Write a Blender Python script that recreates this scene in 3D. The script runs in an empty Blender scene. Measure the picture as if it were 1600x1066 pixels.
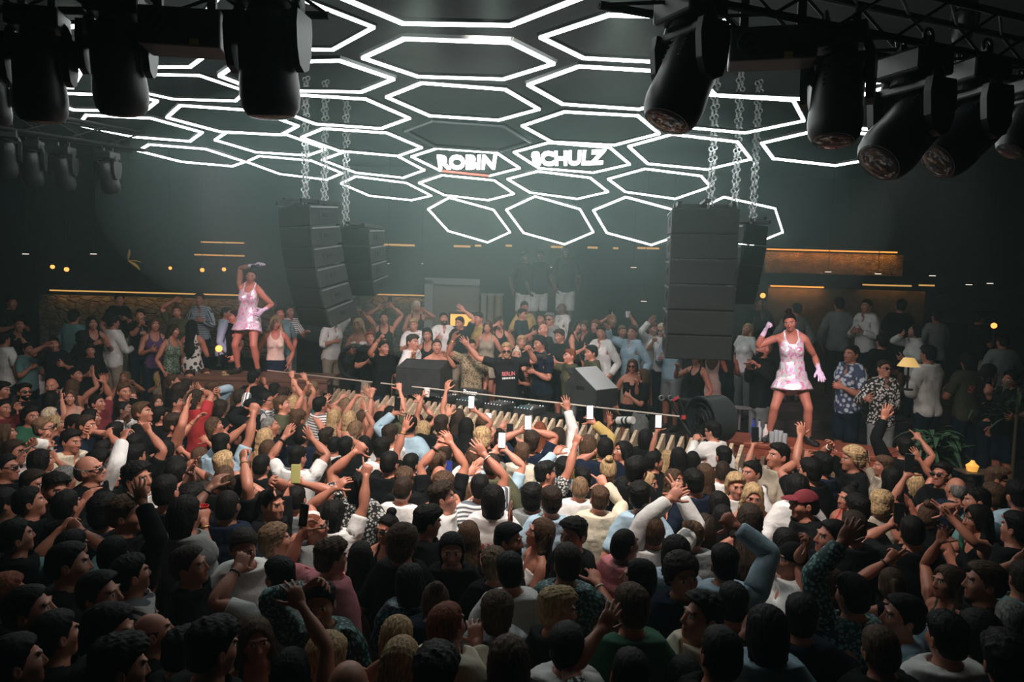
# a packed night club seen from its balcony: crowd, stage, hexagon lights in the haze
MASS = {82, 114, 122, 130, 140, 146, 167, 169, 172, 179, 192, 194, 195, 196, 201, 208, 210, 211, 220, 222, 223, 224, 225, 228, 229, 230, 244, 248, 254, 261, 262, 263, 265, 266, 267, 268, 270, 271, 274, 275, 278, 281, 317, 365}
HAZE, HEXE, GOLD = .0065, 12.5, 2.2
CLOUDS = [((-.3, 13.4, 4.3), (6.5, 6.0, 2.4), .042, 'denser pale smoke hanging over the stage under the hexagon lights')]
ADDED_SPOTS = [('added_wash_spot', (-.6, 4.75, 5.16), (-1.7, 7.3, 1.6), 1150, (1, .87, .79), 86, .12, 1), ('added_wash_spot', (.6, 4.75, 5.16), (1.5, 7.1, 1.6), 1050, (1, .87, .79), 86, .12, 1),  # added spots that lift the light on crowd, stage and dancers
         ('added_wash_spot', (-3.4, 5.6, 5.35), (-4.2, 9.6, 1.6), 900, (1, .80, .72), 70, .12, 1), ('added_wash_spot', (3.6, 6.2, 5.3), (4.2, 8.4, 1.6), 450, (1, .80, .72), 70, .12, 1),
         ('added_stage_spot', (-.2, 5.2, 5.4), (-.4, 11.8, 1.5), 2100, (1, .90, .83), 36),
         ('added_dancer_spot', (-3.0, 6.4, 5.6), (-4.4, 12.4, 2.5), 1700, (1, .52, .66), 13), ('added_dancer_spot', (3.0, 5.6, 4.5), (3.85, 10.3, 2.1), 800, (1, .62, .72), 20)]
import bpy, bmesh, math, random, time
import numpy as np
from mathutils import Vector, Matrix
T0 = time.time()
C = bpy.context.scene.collection
R = math.radians

# ------------------------------------------------------------------ surfaces from distance fields
def smin(a, b, k):
    h = np.clip(0.5 + 0.5 * (b - a) / k, 0, 1)
    return b + (a - b) * h - k * h * (1 - h)
def smax(a, b, k): return -smin(-a, -b, k)
def ell(P, c, r):
    x, y, z = P
    X, Y, Z = (x - c[0]) / r[0], (y - c[1]) / r[1], (z - c[2]) / r[2]
    k0 = np.sqrt(X * X + Y * Y + Z * Z)
    k1 = np.sqrt((X / r[0]) ** 2 + (Y / r[1]) ** 2 + (Z / r[2]) ** 2)
    return k0 * (k0 - 1) / np.maximum(k1, 1e-6)
def cone(P, a, b, ra, rb, sq=(1, 1, 1)):
    """round cone between a and b; sq squashes space per axis"""
    x, y, z = (P[i] / sq[i] for i in range(3))
    a = [a[i] / sq[i] for i in range(3)]; b = [b[i] / sq[i] for i in range(3)]
    d = [b[i] - a[i] for i in range(3)]
    L2 = sum(v * v for v in d)
    t = np.clip(((x - a[0]) * d[0] + (y - a[1]) * d[1] + (z - a[2]) * d[2]) / L2, 0, 1)
    q = np.sqrt((x - a[0] - t * d[0]) ** 2 + (y - a[1] - t * d[1]) ** 2 + (z - a[2] - t * d[2]) ** 2)
    return (q - (ra + (rb - ra) * t)) * min(sq)
def both(f, P):            # a left/right pair
    Q = (np.abs(P[0]), P[1], P[2])
    return f(Q)
def noise3(P, s, seed=0):
    x, y, z = P
    r = random.Random(seed); o = 0
    for k in range(4):
        a = [r.uniform(-1, 1) for _ in range(3)]; n = math.sqrt(sum(v * v for v in a)) or 1
        o = o + np.sin((x * a[0] + y * a[1] + z * a[2]) / n * 6.283 / s * (0.8 + 0.35 * k) + r.uniform(0, 6.28))
    return o / 4

def nets(F, xs, ys, zs):
    """surface nets over a rectilinear grid: (verts, quads)"""
    s = F < 0
    nx, ny, nz = F.shape
    c = np.zeros((nx - 1, ny - 1, nz - 1), np.int8)
    for i in (0, 1):
        for j in (0, 1):
            for k in (0, 1):
                c += s[i:nx - 1 + i, j:ny - 1 + j, k:nz - 1 + k]
    act = (c > 0) & (c < 8)
    idx = np.argwhere(act)
    vid = np.full(act.shape, -1, np.int64); vid[act] = np.arange(len(idx))
    g = [np.asarray(xs), np.asarray(ys), np.asarray(zs)]
    acc = np.zeros((len(idx), 3)); cnt = np.zeros(len(idx))
    I, J, K = idx.T
    cor = [(0, 0, 0), (1, 0, 0), (0, 1, 0), (1, 1, 0), (0, 0, 1), (1, 0, 1), (0, 1, 1), (1, 1, 1)]
    for a in range(8):
        for ax in range(3):
            b = a | (1 << ax)
            if b == a: continue
            A, B = cor[a], cor[b]
            fa = F[I + A[0], J + A[1], K + A[2]]; fb = F[I + B[0], J + B[1], K + B[2]]
            m = (fa < 0) != (fb < 0)
            t = np.where(m, fa / np.where(m, fa - fb, 1), 0)
            p = np.stack([g[d][idx[:, d] + A[d]] + t * (g[d][idx[:, d] + B[d]] - g[d][idx[:, d] + A[d]]) for d in range(3)], 1)
            acc[m] += p[m]; cnt += m
    V = acc / cnt[:, None]
    quads = []
    for ax in range(3):
        sl0 = [slice(None)] * 3; sl1 = [slice(None)] * 3
        sl0[ax] = slice(0, -1); sl1[ax] = slice(1, None)
        s0, s1 = s[tuple(sl0)], s[tuple(sl1)]
        e = np.argwhere(s0 != s1)
        u, v = [(1, 2), (2, 0), (0, 1)][ax]
        e = e[(e[:, u] > 0) & (e[:, v] > 0) & (e[:, u] < F.shape[u] - 1) & (e[:, v] < F.shape[v] - 1)]
        def at(du, dv):
            q = e.copy(); q[:, u] += du; q[:, v] += dv
            return vid[q[:, 0], q[:, 1], q[:, 2]]
        Q = np.stack([at(-1, -1), at(0, -1), at(0, 0), at(-1, 0)], 1)
        flip = ~s0[tuple(e.T)]
        Q[flip] = Q[flip][:, ::-1]
        quads.append(Q)
    return V, np.concatenate(quads)

def grid(parts):           # [(end, step), ...] from a start
    out = [parts[0]]
    for end, st in parts[1:]:
        n = max(1, round((end - out[-1]) / st)); a = out[-1]
        out += [a + (end - a) * (i + 1) / n for i in range(n)]
    return np.array(out)
def sym(parts):
    h = grid([0.0] + parts); return np.concatenate([-h[:0:-1], h])
def field(fn, xs, ys, zs):
    P = np.meshgrid(xs, ys, zs, indexing='ij')
    return fn(P)

def raw_mesh(V, Q, name):
    me = bpy.data.meshes.new(name)
    n, m = len(V), len(Q); k = Q.shape[1]
    me.vertices.add(n); me.vertices.foreach_set('co', np.asarray(V, np.float32).ravel())
    me.loops.add(m * k); me.loops.foreach_set('vertex_index', np.asarray(Q, np.int32).ravel())
    me.polygons.add(m)
    me.polygons.foreach_set('loop_start', np.arange(0, m * k, k, dtype=np.int32))
    me.polygons.foreach_set('loop_total', np.full(m, k, np.int32))
    me.polygons.foreach_set('use_smooth', np.ones(m, bool))
    me.update(calc_edges=True); me.validate()
    return me
def decimated(me, ratio, smooth=0):
    if ratio >= 0.999 and not smooth: return me
    o = bpy.data.objects.new('tmp', me); C.objects.link(o)
    if smooth:
        s = o.modifiers.new('s', 'SMOOTH'); s.factor = 0.5; s.iterations = smooth
    if ratio < 0.999:
        d = o.modifiers.new('d', 'DECIMATE'); d.ratio = ratio
    dg = bpy.context.evaluated_depsgraph_get()
    out = bpy.data.meshes.new_from_object(o.evaluated_get(dg))
    bpy.data.objects.remove(o)
    out.polygons.foreach_set('use_smooth', np.ones(len(out.polygons), bool))
    return out
def verts_of(me):
    a = np.zeros(len(me.vertices) * 3, np.float32); me.vertices.foreach_get('co', a)
    return a.reshape(-1, 3).astype(np.float64)

# ------------------------------------------------------------------ the figure at rest (arms out to the sides, facing -y)
SHX, SHZ, ELX, WRX = 0.178, 1.415, 0.455, 0.700
class Sex: pass
def sex(fem):
    s = Sex(); s.fem = fem
    z = [0.80, 0.87, 0.93, 1.05, 1.12, 1.22, 1.31, 1.38, 1.425, 1.46, 1.49, 1.53]
    if fem:
        s.a = [.120, .168, .176, .140, .128, .140, .156, .152, .128, .084, .052, .046]
        s.b = [.080, .108, .112, .094, .086, .094, .104, .094, .078, .060, .050, .046]
    else:
        s.a = [.120, .162, .168, .155, .152, .166, .184, .180, .150, .100, .062, .055]
        s.b = [.080, .104, .108, .104, .102, .112, .120, .110, .092, .074, .060, .055]
    s.z = z
    s.c = [0.01, .012, .012, .0, -.003, .0, .002, .012, .016, .018, .014, .010]
    s.arm = .86 if fem else 1.0
    return s
MAN, WOMAN = sex(0), sex(1)
FING = [(-.031, -13, .074, .0088), (-.0105, -4, .083, .0092), (.0105, 5, .078, .0088), (.0305, 15, .060, .0078)]   # y, fan, length, radius
def finger_pts(i):
    y, fan, L, r = FING[i]
    d = (math.cos(R(fan)), math.sin(R(fan)))
    k = (WRX + .094 - (.008 if i == 3 else .003 if i == 0 else 0), y, 1.412)
    mid = (k[0] + d[0] * L * .47, k[1] + d[1] * L * .47, 1.411)
    tip = (k[0] + d[0] * L, k[1] + d[1] * L, 1.408)
    return k, mid, tip, r
TH = [(WRX + .026, -.030, 1.404), (WRX + .062, -.066, 1.398), (WRX + .100, -.088, 1.396)]

def torso(P, s, grow=0, boxy=0):
    x, y, z = P
    a = np.interp(z, s.z, s.a) + grow; b = np.interp(z, s.z, s.b) + grow; c = np.interp(z, s.z, s.c)
    if boxy:                                   # loose cloth: no waist
        fl = boxy * np.interp(z, [.8, 1.25, 1.38], [1, .35, 0]); a = np.maximum(a, .150 + grow) + fl * .5; b = np.maximum(b, .108) + fl * .4
    X, Y = np.abs(x) / a, np.abs(y - c) / b
    q = (X ** 2.35 + Y ** 2.35) ** (1 / 2.35)
    d = (q - 1) * np.minimum(a, b)
    return np.maximum(d, np.maximum(z - 1.53, .80 - z))
def arms_f(P, s, grow=0, loose=0):
    def f(Q):
        k = s.arm
        d = cone(Q, (SHX - .015, .006, SHZ - .006), (ELX, .008, SHZ), .056 * k + grow + loose, .039 * k + grow + loose, (1, 1, 1))
        d = smin(d, ell(Q, (SHX + .015, .006, SHZ - .002), (.068 * k + grow, .060 * k + grow, .060 * k + grow)), .03)
        d = smin(d, ell(Q, (SHX + .14, .0, SHZ), (.10, .046 * k + grow, .046 * k + grow)), .03)
        d = smin(d, cone(Q, (ELX, .008, SHZ), (WRX, 0, SHZ), .040 * k + grow + loose, .0265 * k + grow + loose * 1.2), .012)
        d = smin(d, ell(Q, (ELX + .085, .002, SHZ), (.10, .046 * k + grow, .042 * k + grow)), .02)
        return d
    return both(f, P)
def legs_f(P, s, grow=0, loose=0):
    k = 1.0 if not s.fem else .97
    def f(Q):
        d = cone(Q, (.090, .008, .86), (.100, .0, .50), .090 * k + grow, .056 * k + grow + loose)
        d = smin(d, cone(Q, (.100, .0, .50), (.105, .022, .09), .054 * k + grow + loose, .036 * k + grow + loose * 1.4), .02)
        d = smin(d, ell(Q, (.103, .026, .36), (.052 * k + grow, .056 * k + grow, .13)), .03)
        return d
    return both(f, P)
def head_f(P, s):
    x, y, z = P
    f = 1 if s.fem else 0
    d = ell(P, (0, .010, 1.655), (.0745 - .002 * f, .094 - .002 * f, .099))
    Q = (np.abs(x), y, z)
    d = smin(d, ell(P, (0, -.030, 1.604), (.056 - .004 * f, .062, .072)), .03)
    d = smin(d, ell(P, (0, -.068, 1.560), (.026 - .004 * f, .024, .020)), .028)
    d = smin(d, ell(Q, (.042, -.052, 1.628), (.024, .026, .024)), .02)           # cheeks
    d = smin(d, ell(Q, (.026, -.081, 1.677), (.028, .012, .008)), .014)           # brows
    d = smax(d, -ell(Q, (.033, -.098, 1.655), (.019, .016, .0125)), .012)          # eye sockets
    d = smin(d, ell(Q, (.033, -.072, 1.655), (.0145, .0145, .0105)), .004)         # eyeballs
    d = smin(d, cone(P, (0, -.086, 1.662), (0, -.104, 1.620), .0085, .0125), .012)  # nose
    d = smin(d, ell(Q, (.011, -.094, 1.617), (.009, .010, .008)), .008)
    d = smin(d, ell(P, (0, -.083, 1.588), (.024, .014, .0065)), .006)              # lips
    d = smin(d, ell(P, (0, -.082, 1.579), (.020, .014, .0070)), .005)
    ear = ell((Q[0] - .3 * (y - .01) * 0, y, z), (.0765, .016, 1.642), (.011, .020, .031))
    ear = smax(ear, -ell(Q, (.089, .012, 1.645), (.008, .011, .018)), .006)
    d = smin(d, ear, .006)
    return d
def hand_f(Q, s):
    k = .92 if s.fem else 1
    d = ell(Q, (WRX + .052, .0, 1.4115), (.060, .041 * k, .0165))
    d = smin(d, ell(Q, (WRX + .078, .0, 1.412), (.032, .041 * k, .0145)), .015)
    d = smin(d, ell(Q, (WRX + .035, -.024, 1.404), (.036, .018, .015)), .012)      # ball of the thumb
    for i in range(4):
        a, b, c, r = finger_pts(i)
        g = cone(Q, a, b, r * k * 1.04, r * k * .96)
        g = np.minimum(g, cone(Q, b, c, r * k * .98, r * k * .80))
        d = smin(d, g, .006)
    t = smin(cone(Q, TH[0], TH[1], .0135 * k, .0112 * k), cone(Q, TH[1], TH[2], .0112 * k, .0085 * k), .003)
    return smin(d, t, .012)
def body_f(P, s):
    d = torso(P, s)
    d = smin(d, legs_f(P, s), .03)
    if s.fem:
        d = smin(d, both(lambda Q: ell(Q, (.070, -.082, 1.265), (.058, .052, .056)), P), .03)
    else:
        d = smin(d, both(lambda Q: ell(Q, (.078, -.072, 1.300), (.080, .046, .060)), P), .03)
    d = smin(d, both(lambda Q: ell(Q, (.080, .070, .90), (.082, .072, .088)), P), .03)
    d = smin(d, arms_f(P, s), .035)
    d = smin(d, both(lambda Q: cone(Q, (.030, .022, 1.51), (.150, .014, 1.448), .034, .032), P), .03)   # trapezius
    nr = .047 if s.fem else .057
    d = smin(d, cone(P, (0, .018, 1.44), (0, .002, 1.60), nr, nr * .98), .025)
    d = smin(d, head_f(P, s), .012)
    d = smin(d, both(lambda Q: hand_f(Q, s), P), .014)
    def foot(Q):
        g = cone(Q, (.106, .030, .050), (.112, -.115, .030), .040, .030, (1, 1, 1))
        g = smin(g, ell(Q, (.114, -.135, .024), (.042, .055, .024)), .02)
        return smin(g, cone(Q, (.105, .022, .10), (.106, .028, .05), .036, .038), .02)
    d = smin(d, both(foot, P), .02)
    return np.maximum(d, -z0(P))
def z0(P): return P[2]
XS = sym([(.10, .0062), (.20, .012), (.66, .022), (.715, .009), (.905, .0046)])
YS = grid([-.205, (-.115, .012), (-.06, .0056), (.045, .0037), (.15, .0105)])
ZS = grid([-.012, (.12, .012), (.80, .030), (1.36, .019), (1.388, .007), (1.432, .0045), (1.53, .012), (1.77, .0058)])

# ------------------------------------------------------------------ bones and weights
BN = ['pelvis', 'chest', 'neck', 'head']
PAR = [-1, 0, 1, 2]
BH = [(0, .01, .96), (0, .005, 1.10), (0, .018, 1.47), (0, .004, 1.565)]
for sd in (1, -1):
    b0 = len(BN)
    BN += ['clav', 'up', 'fore', 'hand']; PAR += [1, b0, b0 + 1, b0 + 2]
    BH += [(sd * .03, .01, 1.43), (sd * SHX, .006, SHZ), (sd * ELX, .008, SHZ), (sd * WRX, 0, SHZ)]
    for i in range(4):
        k, m, t, r = finger_pts(i)
        BN += ['f%d' % i, 'g%d' % i]; PAR += [b0 + 3, len(BN) - 2]
        BH += [(sd * k[0], k[1], k[2]), (sd * m[0], m[1], m[2])]
    BN += ['f4', 'g4']; PAR += [b0 + 3, len(BN) - 2]
    BH += [(sd * TH[0][0],) + TH[0][1:], (sd * TH[1][0],) + TH[1][1:]]
    b1 = len(BN)
for sd in (1, -1):
    b0 = len(BN)
    BN += ['thigh', 'shin', 'foot']; PAR += [0, b0, b0 + 1]
    BH += [(sd * .090, .008, .90), (sd * .100, .0, .50), (sd * .105, .022, .085)]
NB = len(BN); BH = np.array(BH)
ARM = {1: 4, -1: 18}; LEG = {1: 32, -1: 35}
def sst(a, b, x):
    t = np.clip((x - a) / (b - a), 0, 1); return t * t * (3 - 2 * t)
def weights(V):
    x, y, z = V.T; W = np.zeros((len(V), NB)); ax = np.abs(x)
    armness = sst(.10, .235, ax) * sst(1.20, 1.36, z)             # share that belongs to the arm chain
    armness = np.where((z > 1.30) & (ax > .235), 1, armness)
    head = sst(1.535, 1.60, z + .35 * np.minimum(y, 0) * -1 * 0 + np.where(y < -.03, .035, 0)) * (ax < .16)
    neck = sst(1.44, 1.515, z) * (ax < .16) * sst(.14, .06, ax)
    ch = sst(1.00, 1.20, z)
    body = 1 - armness
    W[:, 3] = head
    W[:, 2] = (1 - head) * neck
    rest = (1 - head) * (1 - neck)
    lg = sst(.96, .80, z)
    W[:, 1] += rest * body * ch
    W[:, 0] += rest * body * (1 - ch) * (1 - lg)
    for sd in (1, -1):
        mine = sst(-.012, .012, sd * x)
        m = rest * body * (1 - ch) * lg * mine
        kn = sst(.56, .44, z); an = sst(.13, .07, z)
        L = LEG[sd]
        W[:, L] += m * (1 - kn); W[:, L + 1] += m * kn * (1 - an); W[:, L + 2] += m * kn * an
        A = ARM[sd]; mine = (sd * x > 0)
        a = rest * armness * mine
        X = ax
        u = sst(.13, .225, X); e = sst(ELX - .058, ELX + .058, X); w = sst(WRX - .03, WRX + .02, X)
        W[:, A] += a * (1 - u)
        W[:, A + 1] += a * u * (1 - e)
        W[:, A + 2] += a * e * (1 - w)
        hw = a * w
        hd = np.nonzero(mine & (X > WRX + .02))[0]
        W[:, A + 3] += hw
        if len(hd):
            ds = []
            for i in range(4):
                k, m_, t, r = finger_pts(i)
                d = np.array(t) - np.array(k)
                q = np.stack([ax[hd], y[hd], z[hd]], 1) - np.array(k)
                tt = np.clip(q @ d / (d @ d), 0, 1)
                ds.append(np.linalg.norm(q - tt[:, None] * d, axis=1))
            a_, b_ = np.array(TH[0]), np.array(TH[2]); d = b_ - a_
            q = np.stack([ax[hd], y[hd], z[hd]], 1) - a_
            tt = np.clip(q @ d / (d @ d), 0, 1)
            dth = np.linalg.norm(q - tt[:, None] * d, axis=1)
            tth = q @ d / (d @ d)
            ds = np.array(ds); near = ds.argmin(0)
            for j, v in enumerate(hd):
                h = W[v, A + 3]
                if dth[j] < .019 and dth[j] < ds[near[j], j] and y[v] < -.036:
                    f = float(sst(.15, .5, np.array(tth[j]))); g = float(sst(.45, .62, np.array(tth[j])))
                    W[v, A + 3] = h * (1 - f); W[v, A + 12] = h * f * (1 - g); W[v, A + 13] = h * f * g
                else:
                    i = near[j]; k, m_, t, r = finger_pts(i)
                    d = np.array(t) - np.array(k); L_ = np.linalg.norm(d)
                    s_ = ((np.array([ax[v], y[v], z[v]]) - np.array(k)) @ d) / L_
                    f = float(sst(-.012, .012, np.array(s_))); g = float(sst(L_ * .47 - .008, L_ * .47 + .008, np.array(s_)))
                    W[v, A + 3] = h * (1 - f); W[v, A + 4 + 2 * i] = h * f * (1 - g); W[v, A + 5 + 2 * i] = h * f * g
    W /= np.maximum(W.sum(1, keepdims=True), 1e-9)
    return W

class Tmpl: pass
def template(me, Wv=None, headonly=False, hairfall=False):
    t = Tmpl(); t.me = me; t.V = verts_of(me)
    if headonly:
        W = np.zeros((len(t.V), NB)); W[:, 3] = 1
        if hairfall:
            h = sst(1.46, 1.58, t.V[:, 2]); W[:, 3] = h; W[:, 1] = (1 - h)
        t.W = W
    else: t.W = weights(t.V)
    at = me.attributes.new('rest', 'FLOAT_VECTOR', 'POINT')
    at.data.foreach_set('vector', t.V.astype(np.float32).ravel())
    # sparse: keep the four heaviest
    k = np.argsort(-t.W, axis=1)[:, :5]; w = np.take_along_axis(t.W, k, 1); w /= w.sum(1, keepdims=True)
    t.k, t.w = k, w
    return t
def skin_pts(t, M):
    V1 = np.concatenate([t.V, np.ones((len(t.V), 1))], 1)
    out = np.zeros((len(t.V), 3))
    for j in range(5):
        out += t.w[:, j:j + 1] * np.einsum('nij,nj->ni', M[t.k[:, j]][:, :3], V1)
    return out

def feature_colors(me, V, s):
    """what the face is marked with: red lips, white eyes, dark iris, brows (r = lip, g = eye white, b = dark)"""
    x, y, z = V.T; q = np.abs(x)
    col = np.zeros((len(V), 4), np.float32); col[:, 3] = 1
    front = y < -.045
    lip = ((x / .025) ** 2 + ((z - 1.5835) / .0125) ** 2 < 1) & (y < -.066)
    eye = (((q - .033) / .0165) ** 2 + ((z - 1.655) / .0095) ** 2 < 1) & front
    iris = (((q - .033) / .0075) ** 2 + ((z - 1.655) / .0095) ** 2 < 1) & front
    brow = (((q - .032) / .021) ** 2 + ((z - 1.6785 + .12 * np.abs(q - .03)) / .0058) ** 2 < 1) & front
    col[lip, 0] = 1; col[eye, 1] = 1; col[iris, 1] = 0; col[iris, 2] = 1; col[brow, 2] = .75
    a = me.attributes.new('feat', 'FLOAT_COLOR', 'POINT'); a.data.foreach_set('color', col.ravel())
# ------------------------------------------------------------------ hair and clothing as their own closed surfaces
def skull(P, off, top=0, fr=0, taper=0):
    x, y, z = P
    if taper: off = off * (.15 + .85 * sst(1.58, 1.69, z)) - taper * (1 - sst(1.575, 1.66, z))
    t = sst(1.66, 1.75, z)
    d = smin(ell(P, (0, .010, 1.655), (.0745, .094, .099)), ell(P, (0, .045, 1.625), (.062, .062, .062)), .02)
    return d - off - top * t - fr * t * sst(.0, -.08, y)
def hairline(P, low=0, fringe=0):
    x, y, z = P
    yf = np.interp(z, [1.60, 1.645, 1.68, 1.708, 1.730, 1.765], [.004, -.012, -.026, -.046, -.078, -.15]) - fringe * 1.5
    a = (yf - y) * .7 + .0035 * noise3(P, .016, 2)              # below 0 behind the front line
    lo = np.interp(y, [-.04, .008, .022, .045, .085], [1.655, 1.622, 1.648, 1.585, 1.560 - low])
    return np.maximum(a, lo - z + .003 * noise3(P, .013, 6))
def HAIR(style):
    def f(P):
        x, y, z = P; Q = (np.abs(x), y, z)
        if style == 'buzz': return np.maximum(skull(P, .0045, .002), hairline(P))
        if style == 'fringe':   # bald crown
            return np.maximum(np.maximum(skull(P, .006), hairline(P)), z - 1.685 - .2 * (y - .05))
        if style == 'short':
            return smax(skull(P, .008 + .0035 * noise3((x, y, z * .6), .019, 3), .012, .008, .004), hairline(P, -.028), .006)
        if style == 'crop':
            return smax(skull(P, .0045, .022 + .007 * noise3(P, .020, 5), .010, .003), hairline(P, -.03), .005)
        if style == 'quiff':
            return smax(skull(P, .008, .026 + .008 * noise3(P, .034, 7), .016, .004), hairline(P, -.028), .006)
        if style == 'side':
            return smax(skull(P, .010 + .004 * noise3((x * .5, y, z), .022, 9), .020 + .05 * np.clip(x, -.1, .1), .010, .003), hairline(P, -.02), .006)
        if style == 'curly':
            n = noise3(P, .020, 11)
            return smax(skull(P, .020 + .008 * n, .022), hairline(P, .012, .01), .008)
        if style == 'afro':
            return smax(skull(P, .040 + .007 * noise3(P, .016, 12), .022), hairline(P, .03, .01), .012)
        if style == 'shag':     # chin-length mop
            n = noise3((x, y, z * .4), .022, 13)
            d = skull(P, .018 + .006 * n, .012)
            d = smin(d, both(lambda q: cone(q, (.066, .03, 1.66), (.076, .045, 1.53), .028 + .005 * n, .020), P), .02)
            d = smin(d, cone(P, (0, .085, 1.64), (0, .085, 1.50), .06, .045, (1.2, .6, 1)), .03)
            return smax(d, np.maximum(hairline(P, .12), -(y + .035) * 1 - 9 * (z > 1.66)), .006)
        if style in ('long', 'longer', 'wavy'):
            n = noise3((x, y * .8, z * (.22 if style != 'wavy' else .7)), .020 if style != 'wavy' else .030, 17)
            k = .0065 if style != 'wavy' else .009
            d = skull(P, .013, .006) + k * n * .6
            zl = 1.20 if style == 'longer' else 1.30
            b = cone(P, (0, .066, 1.66), (0, .112, zl + .05), .082, .088, (1.0, .50, 1)) + k * n
            b = smin(b, cone(P, (0, .112, zl + .05), (0, .125, zl - .05), .086, .05, (1.0, .42, 1)) + k * n, .03)
            d = smin(d, b, .03)
            sd = both(lambda q: cone(q, (.070, .012, 1.665), (.088, .022, 1.52), .022, .026), P)
            sd = smin(sd, both(lambda q: cone(q, (.088, .022, 1.52), (.105, .0, 1.40), .028, .014), P), .02) + k * n
            d = smin(d, sd, .02)
            fc = np.maximum(np.maximum(-(y + .052), -(y + .015 + 1.0 * (z - 1.645)) * .7 * (z > 1.645) - 1 * (z <= 1.645)), -1)
            face = ell(P, (0, -.085, 1.61), (.066, .085, .112))
            return smax(smax(d, -face, .006), -(y + .075), .008)
        if style == 'pony':
            d = smax(skull(P, .009 + .0015 * noise3((x, y * .3, z), .02, 19), .004), hairline(P), .006)
            d = smin(d, ell(P, (0, .118, 1.70), (.026, .028, .026)), .01)
            n = noise3((x, y, z * .3), .02, 21)
            return smin(d, smin(cone(P, (0, .125, 1.70), (0, .160, 1.60), .026, .030), cone(P, (0, .160, 1.60), (0, .140, 1.42), .030, .012), .02) + .004 * n, .012)
        if style == 'bun':
            d = smax(skull(P, .009 + .0015 * noise3((x, y * .3, z), .02, 19), .004), hairline(P), .006)
            return smin(d, ell(P, (0, .055, 1.775), (.042, .042, .036)) + .004 * noise3(P, .02, 23), .012)
        if style == 'halfup':
            d = HAIR('long')(P)
            return smin(d, ell(P, (0, .055, 1.765), (.032, .032, .028)) + .003 * noise3(P, .02, 23), .012)
        if style == 'cap':
            d = np.maximum(skull(P, .013, .004), -(z - 1.682 - .12 * (y + .02)))
            v = np.maximum(ell(P, (0, -.095, 1.690 ), (.072, .085, .030)), -(ell(P, (0, -.095, 1.672), (.085, .10, .036))))
            v = np.maximum(v, y + .055)
            return smin(d, v, .008)
        if style == 'bandana':
            return smin(np.maximum(skull(P, .010, .002), -(z - 1.662 - .22 * (y + .06) * -1)), ell(P, (0, .105, 1.655), (.02, .018, .02)), .01)
        if style == 'hat':      # broad hat with a curled brim and a creased crown
            cr = smax(cone(P, (0, .01, 1.70), (0, .01, 1.785), .090, .068, (.94, 1.08, 1)), -ell(P, (0, .01, 1.862), (.022, .10, .045)), .02)
            cr = np.maximum(cr, -(z - 1.69))
            br = np.abs(z - 1.695 - 3.2 * np.maximum(np.abs(x) - .08, 0) ** 1.6 + .25 * np.maximum(np.abs(y - .01) - .09, 0)) - .0065
            br = np.maximum(br, (np.sqrt((x / .165) ** 2 + ((y - .01) / .195) ** 2) - 1) * .165)
            return smin(cr, br, .010)
    return f
def BEARD(P):
    x, y, z = P; Q = (np.abs(x), y, z)
    d = smin(ell(P, (0, -.030, 1.604), (.062, .068, .078)), ell(P, (0, -.068, 1.560), (.032, .030, .028)), .028) + .001 * noise3(P, .012, 4)
    d = np.maximum(d, z - np.interp(y, [-.07, -.02], [1.606, 1.64])); d = np.maximum(d, y - .012)
    return smax(d, -ell(P, (0, -.10, 1.584), (.022, .03, .009)), .003)

def cloth_base(P, s, g, boxy, sleeve, loose):
    d = torso(P, s, g, boxy)
    if s.fem: d = smin(d, both(lambda Q: ell(Q, (.070, -.082, 1.265), (.058 + g, .052 + g, .056 + g)), P), .03)
    else: d = smin(d, both(lambda Q: ell(Q, (.078, -.072, 1.300), (.080 + g, .046 + g, .060 + g)), P), .03)
    d = smin(d, both(lambda Q: ell(Q, (.080, .070, .90), (.082 + g, .072 + g, .088 + g)), P), .03)
    d = smin(d, both(lambda Q: cone(Q, (.030, .022, 1.51), (.150, .014, 1.448), .034 + g, .032 + g), P), .03)
    if sleeve: d = smin(d, arms_f(P, s, g, loose), .055)
    else: d = smin(d, both(lambda Q: ell(Q, (SHX - .02, .006, SHZ), (.055 + g, .058 + g, .058 + g)), P), .03)
    return d
def collar(P, s, open_):
    x, y, z = P; r = .052 if s.fem else .062
    q = np.sqrt(x * x + ((y - .012 - .1 * (1.47 - z))) ** 2)
    d = np.abs(q - r - .014 - .25 * (z - 1.46)) - .0065
    d = np.maximum(d, np.maximum(1.425 - z, z - 1.495 - .25 * (y - .01)))
    return np.maximum(d, -(np.abs(x) - (open_ + .7 * np.maximum(z - 1.44, 0))) * (y < 0) - 1 * (y >= 0))
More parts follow.
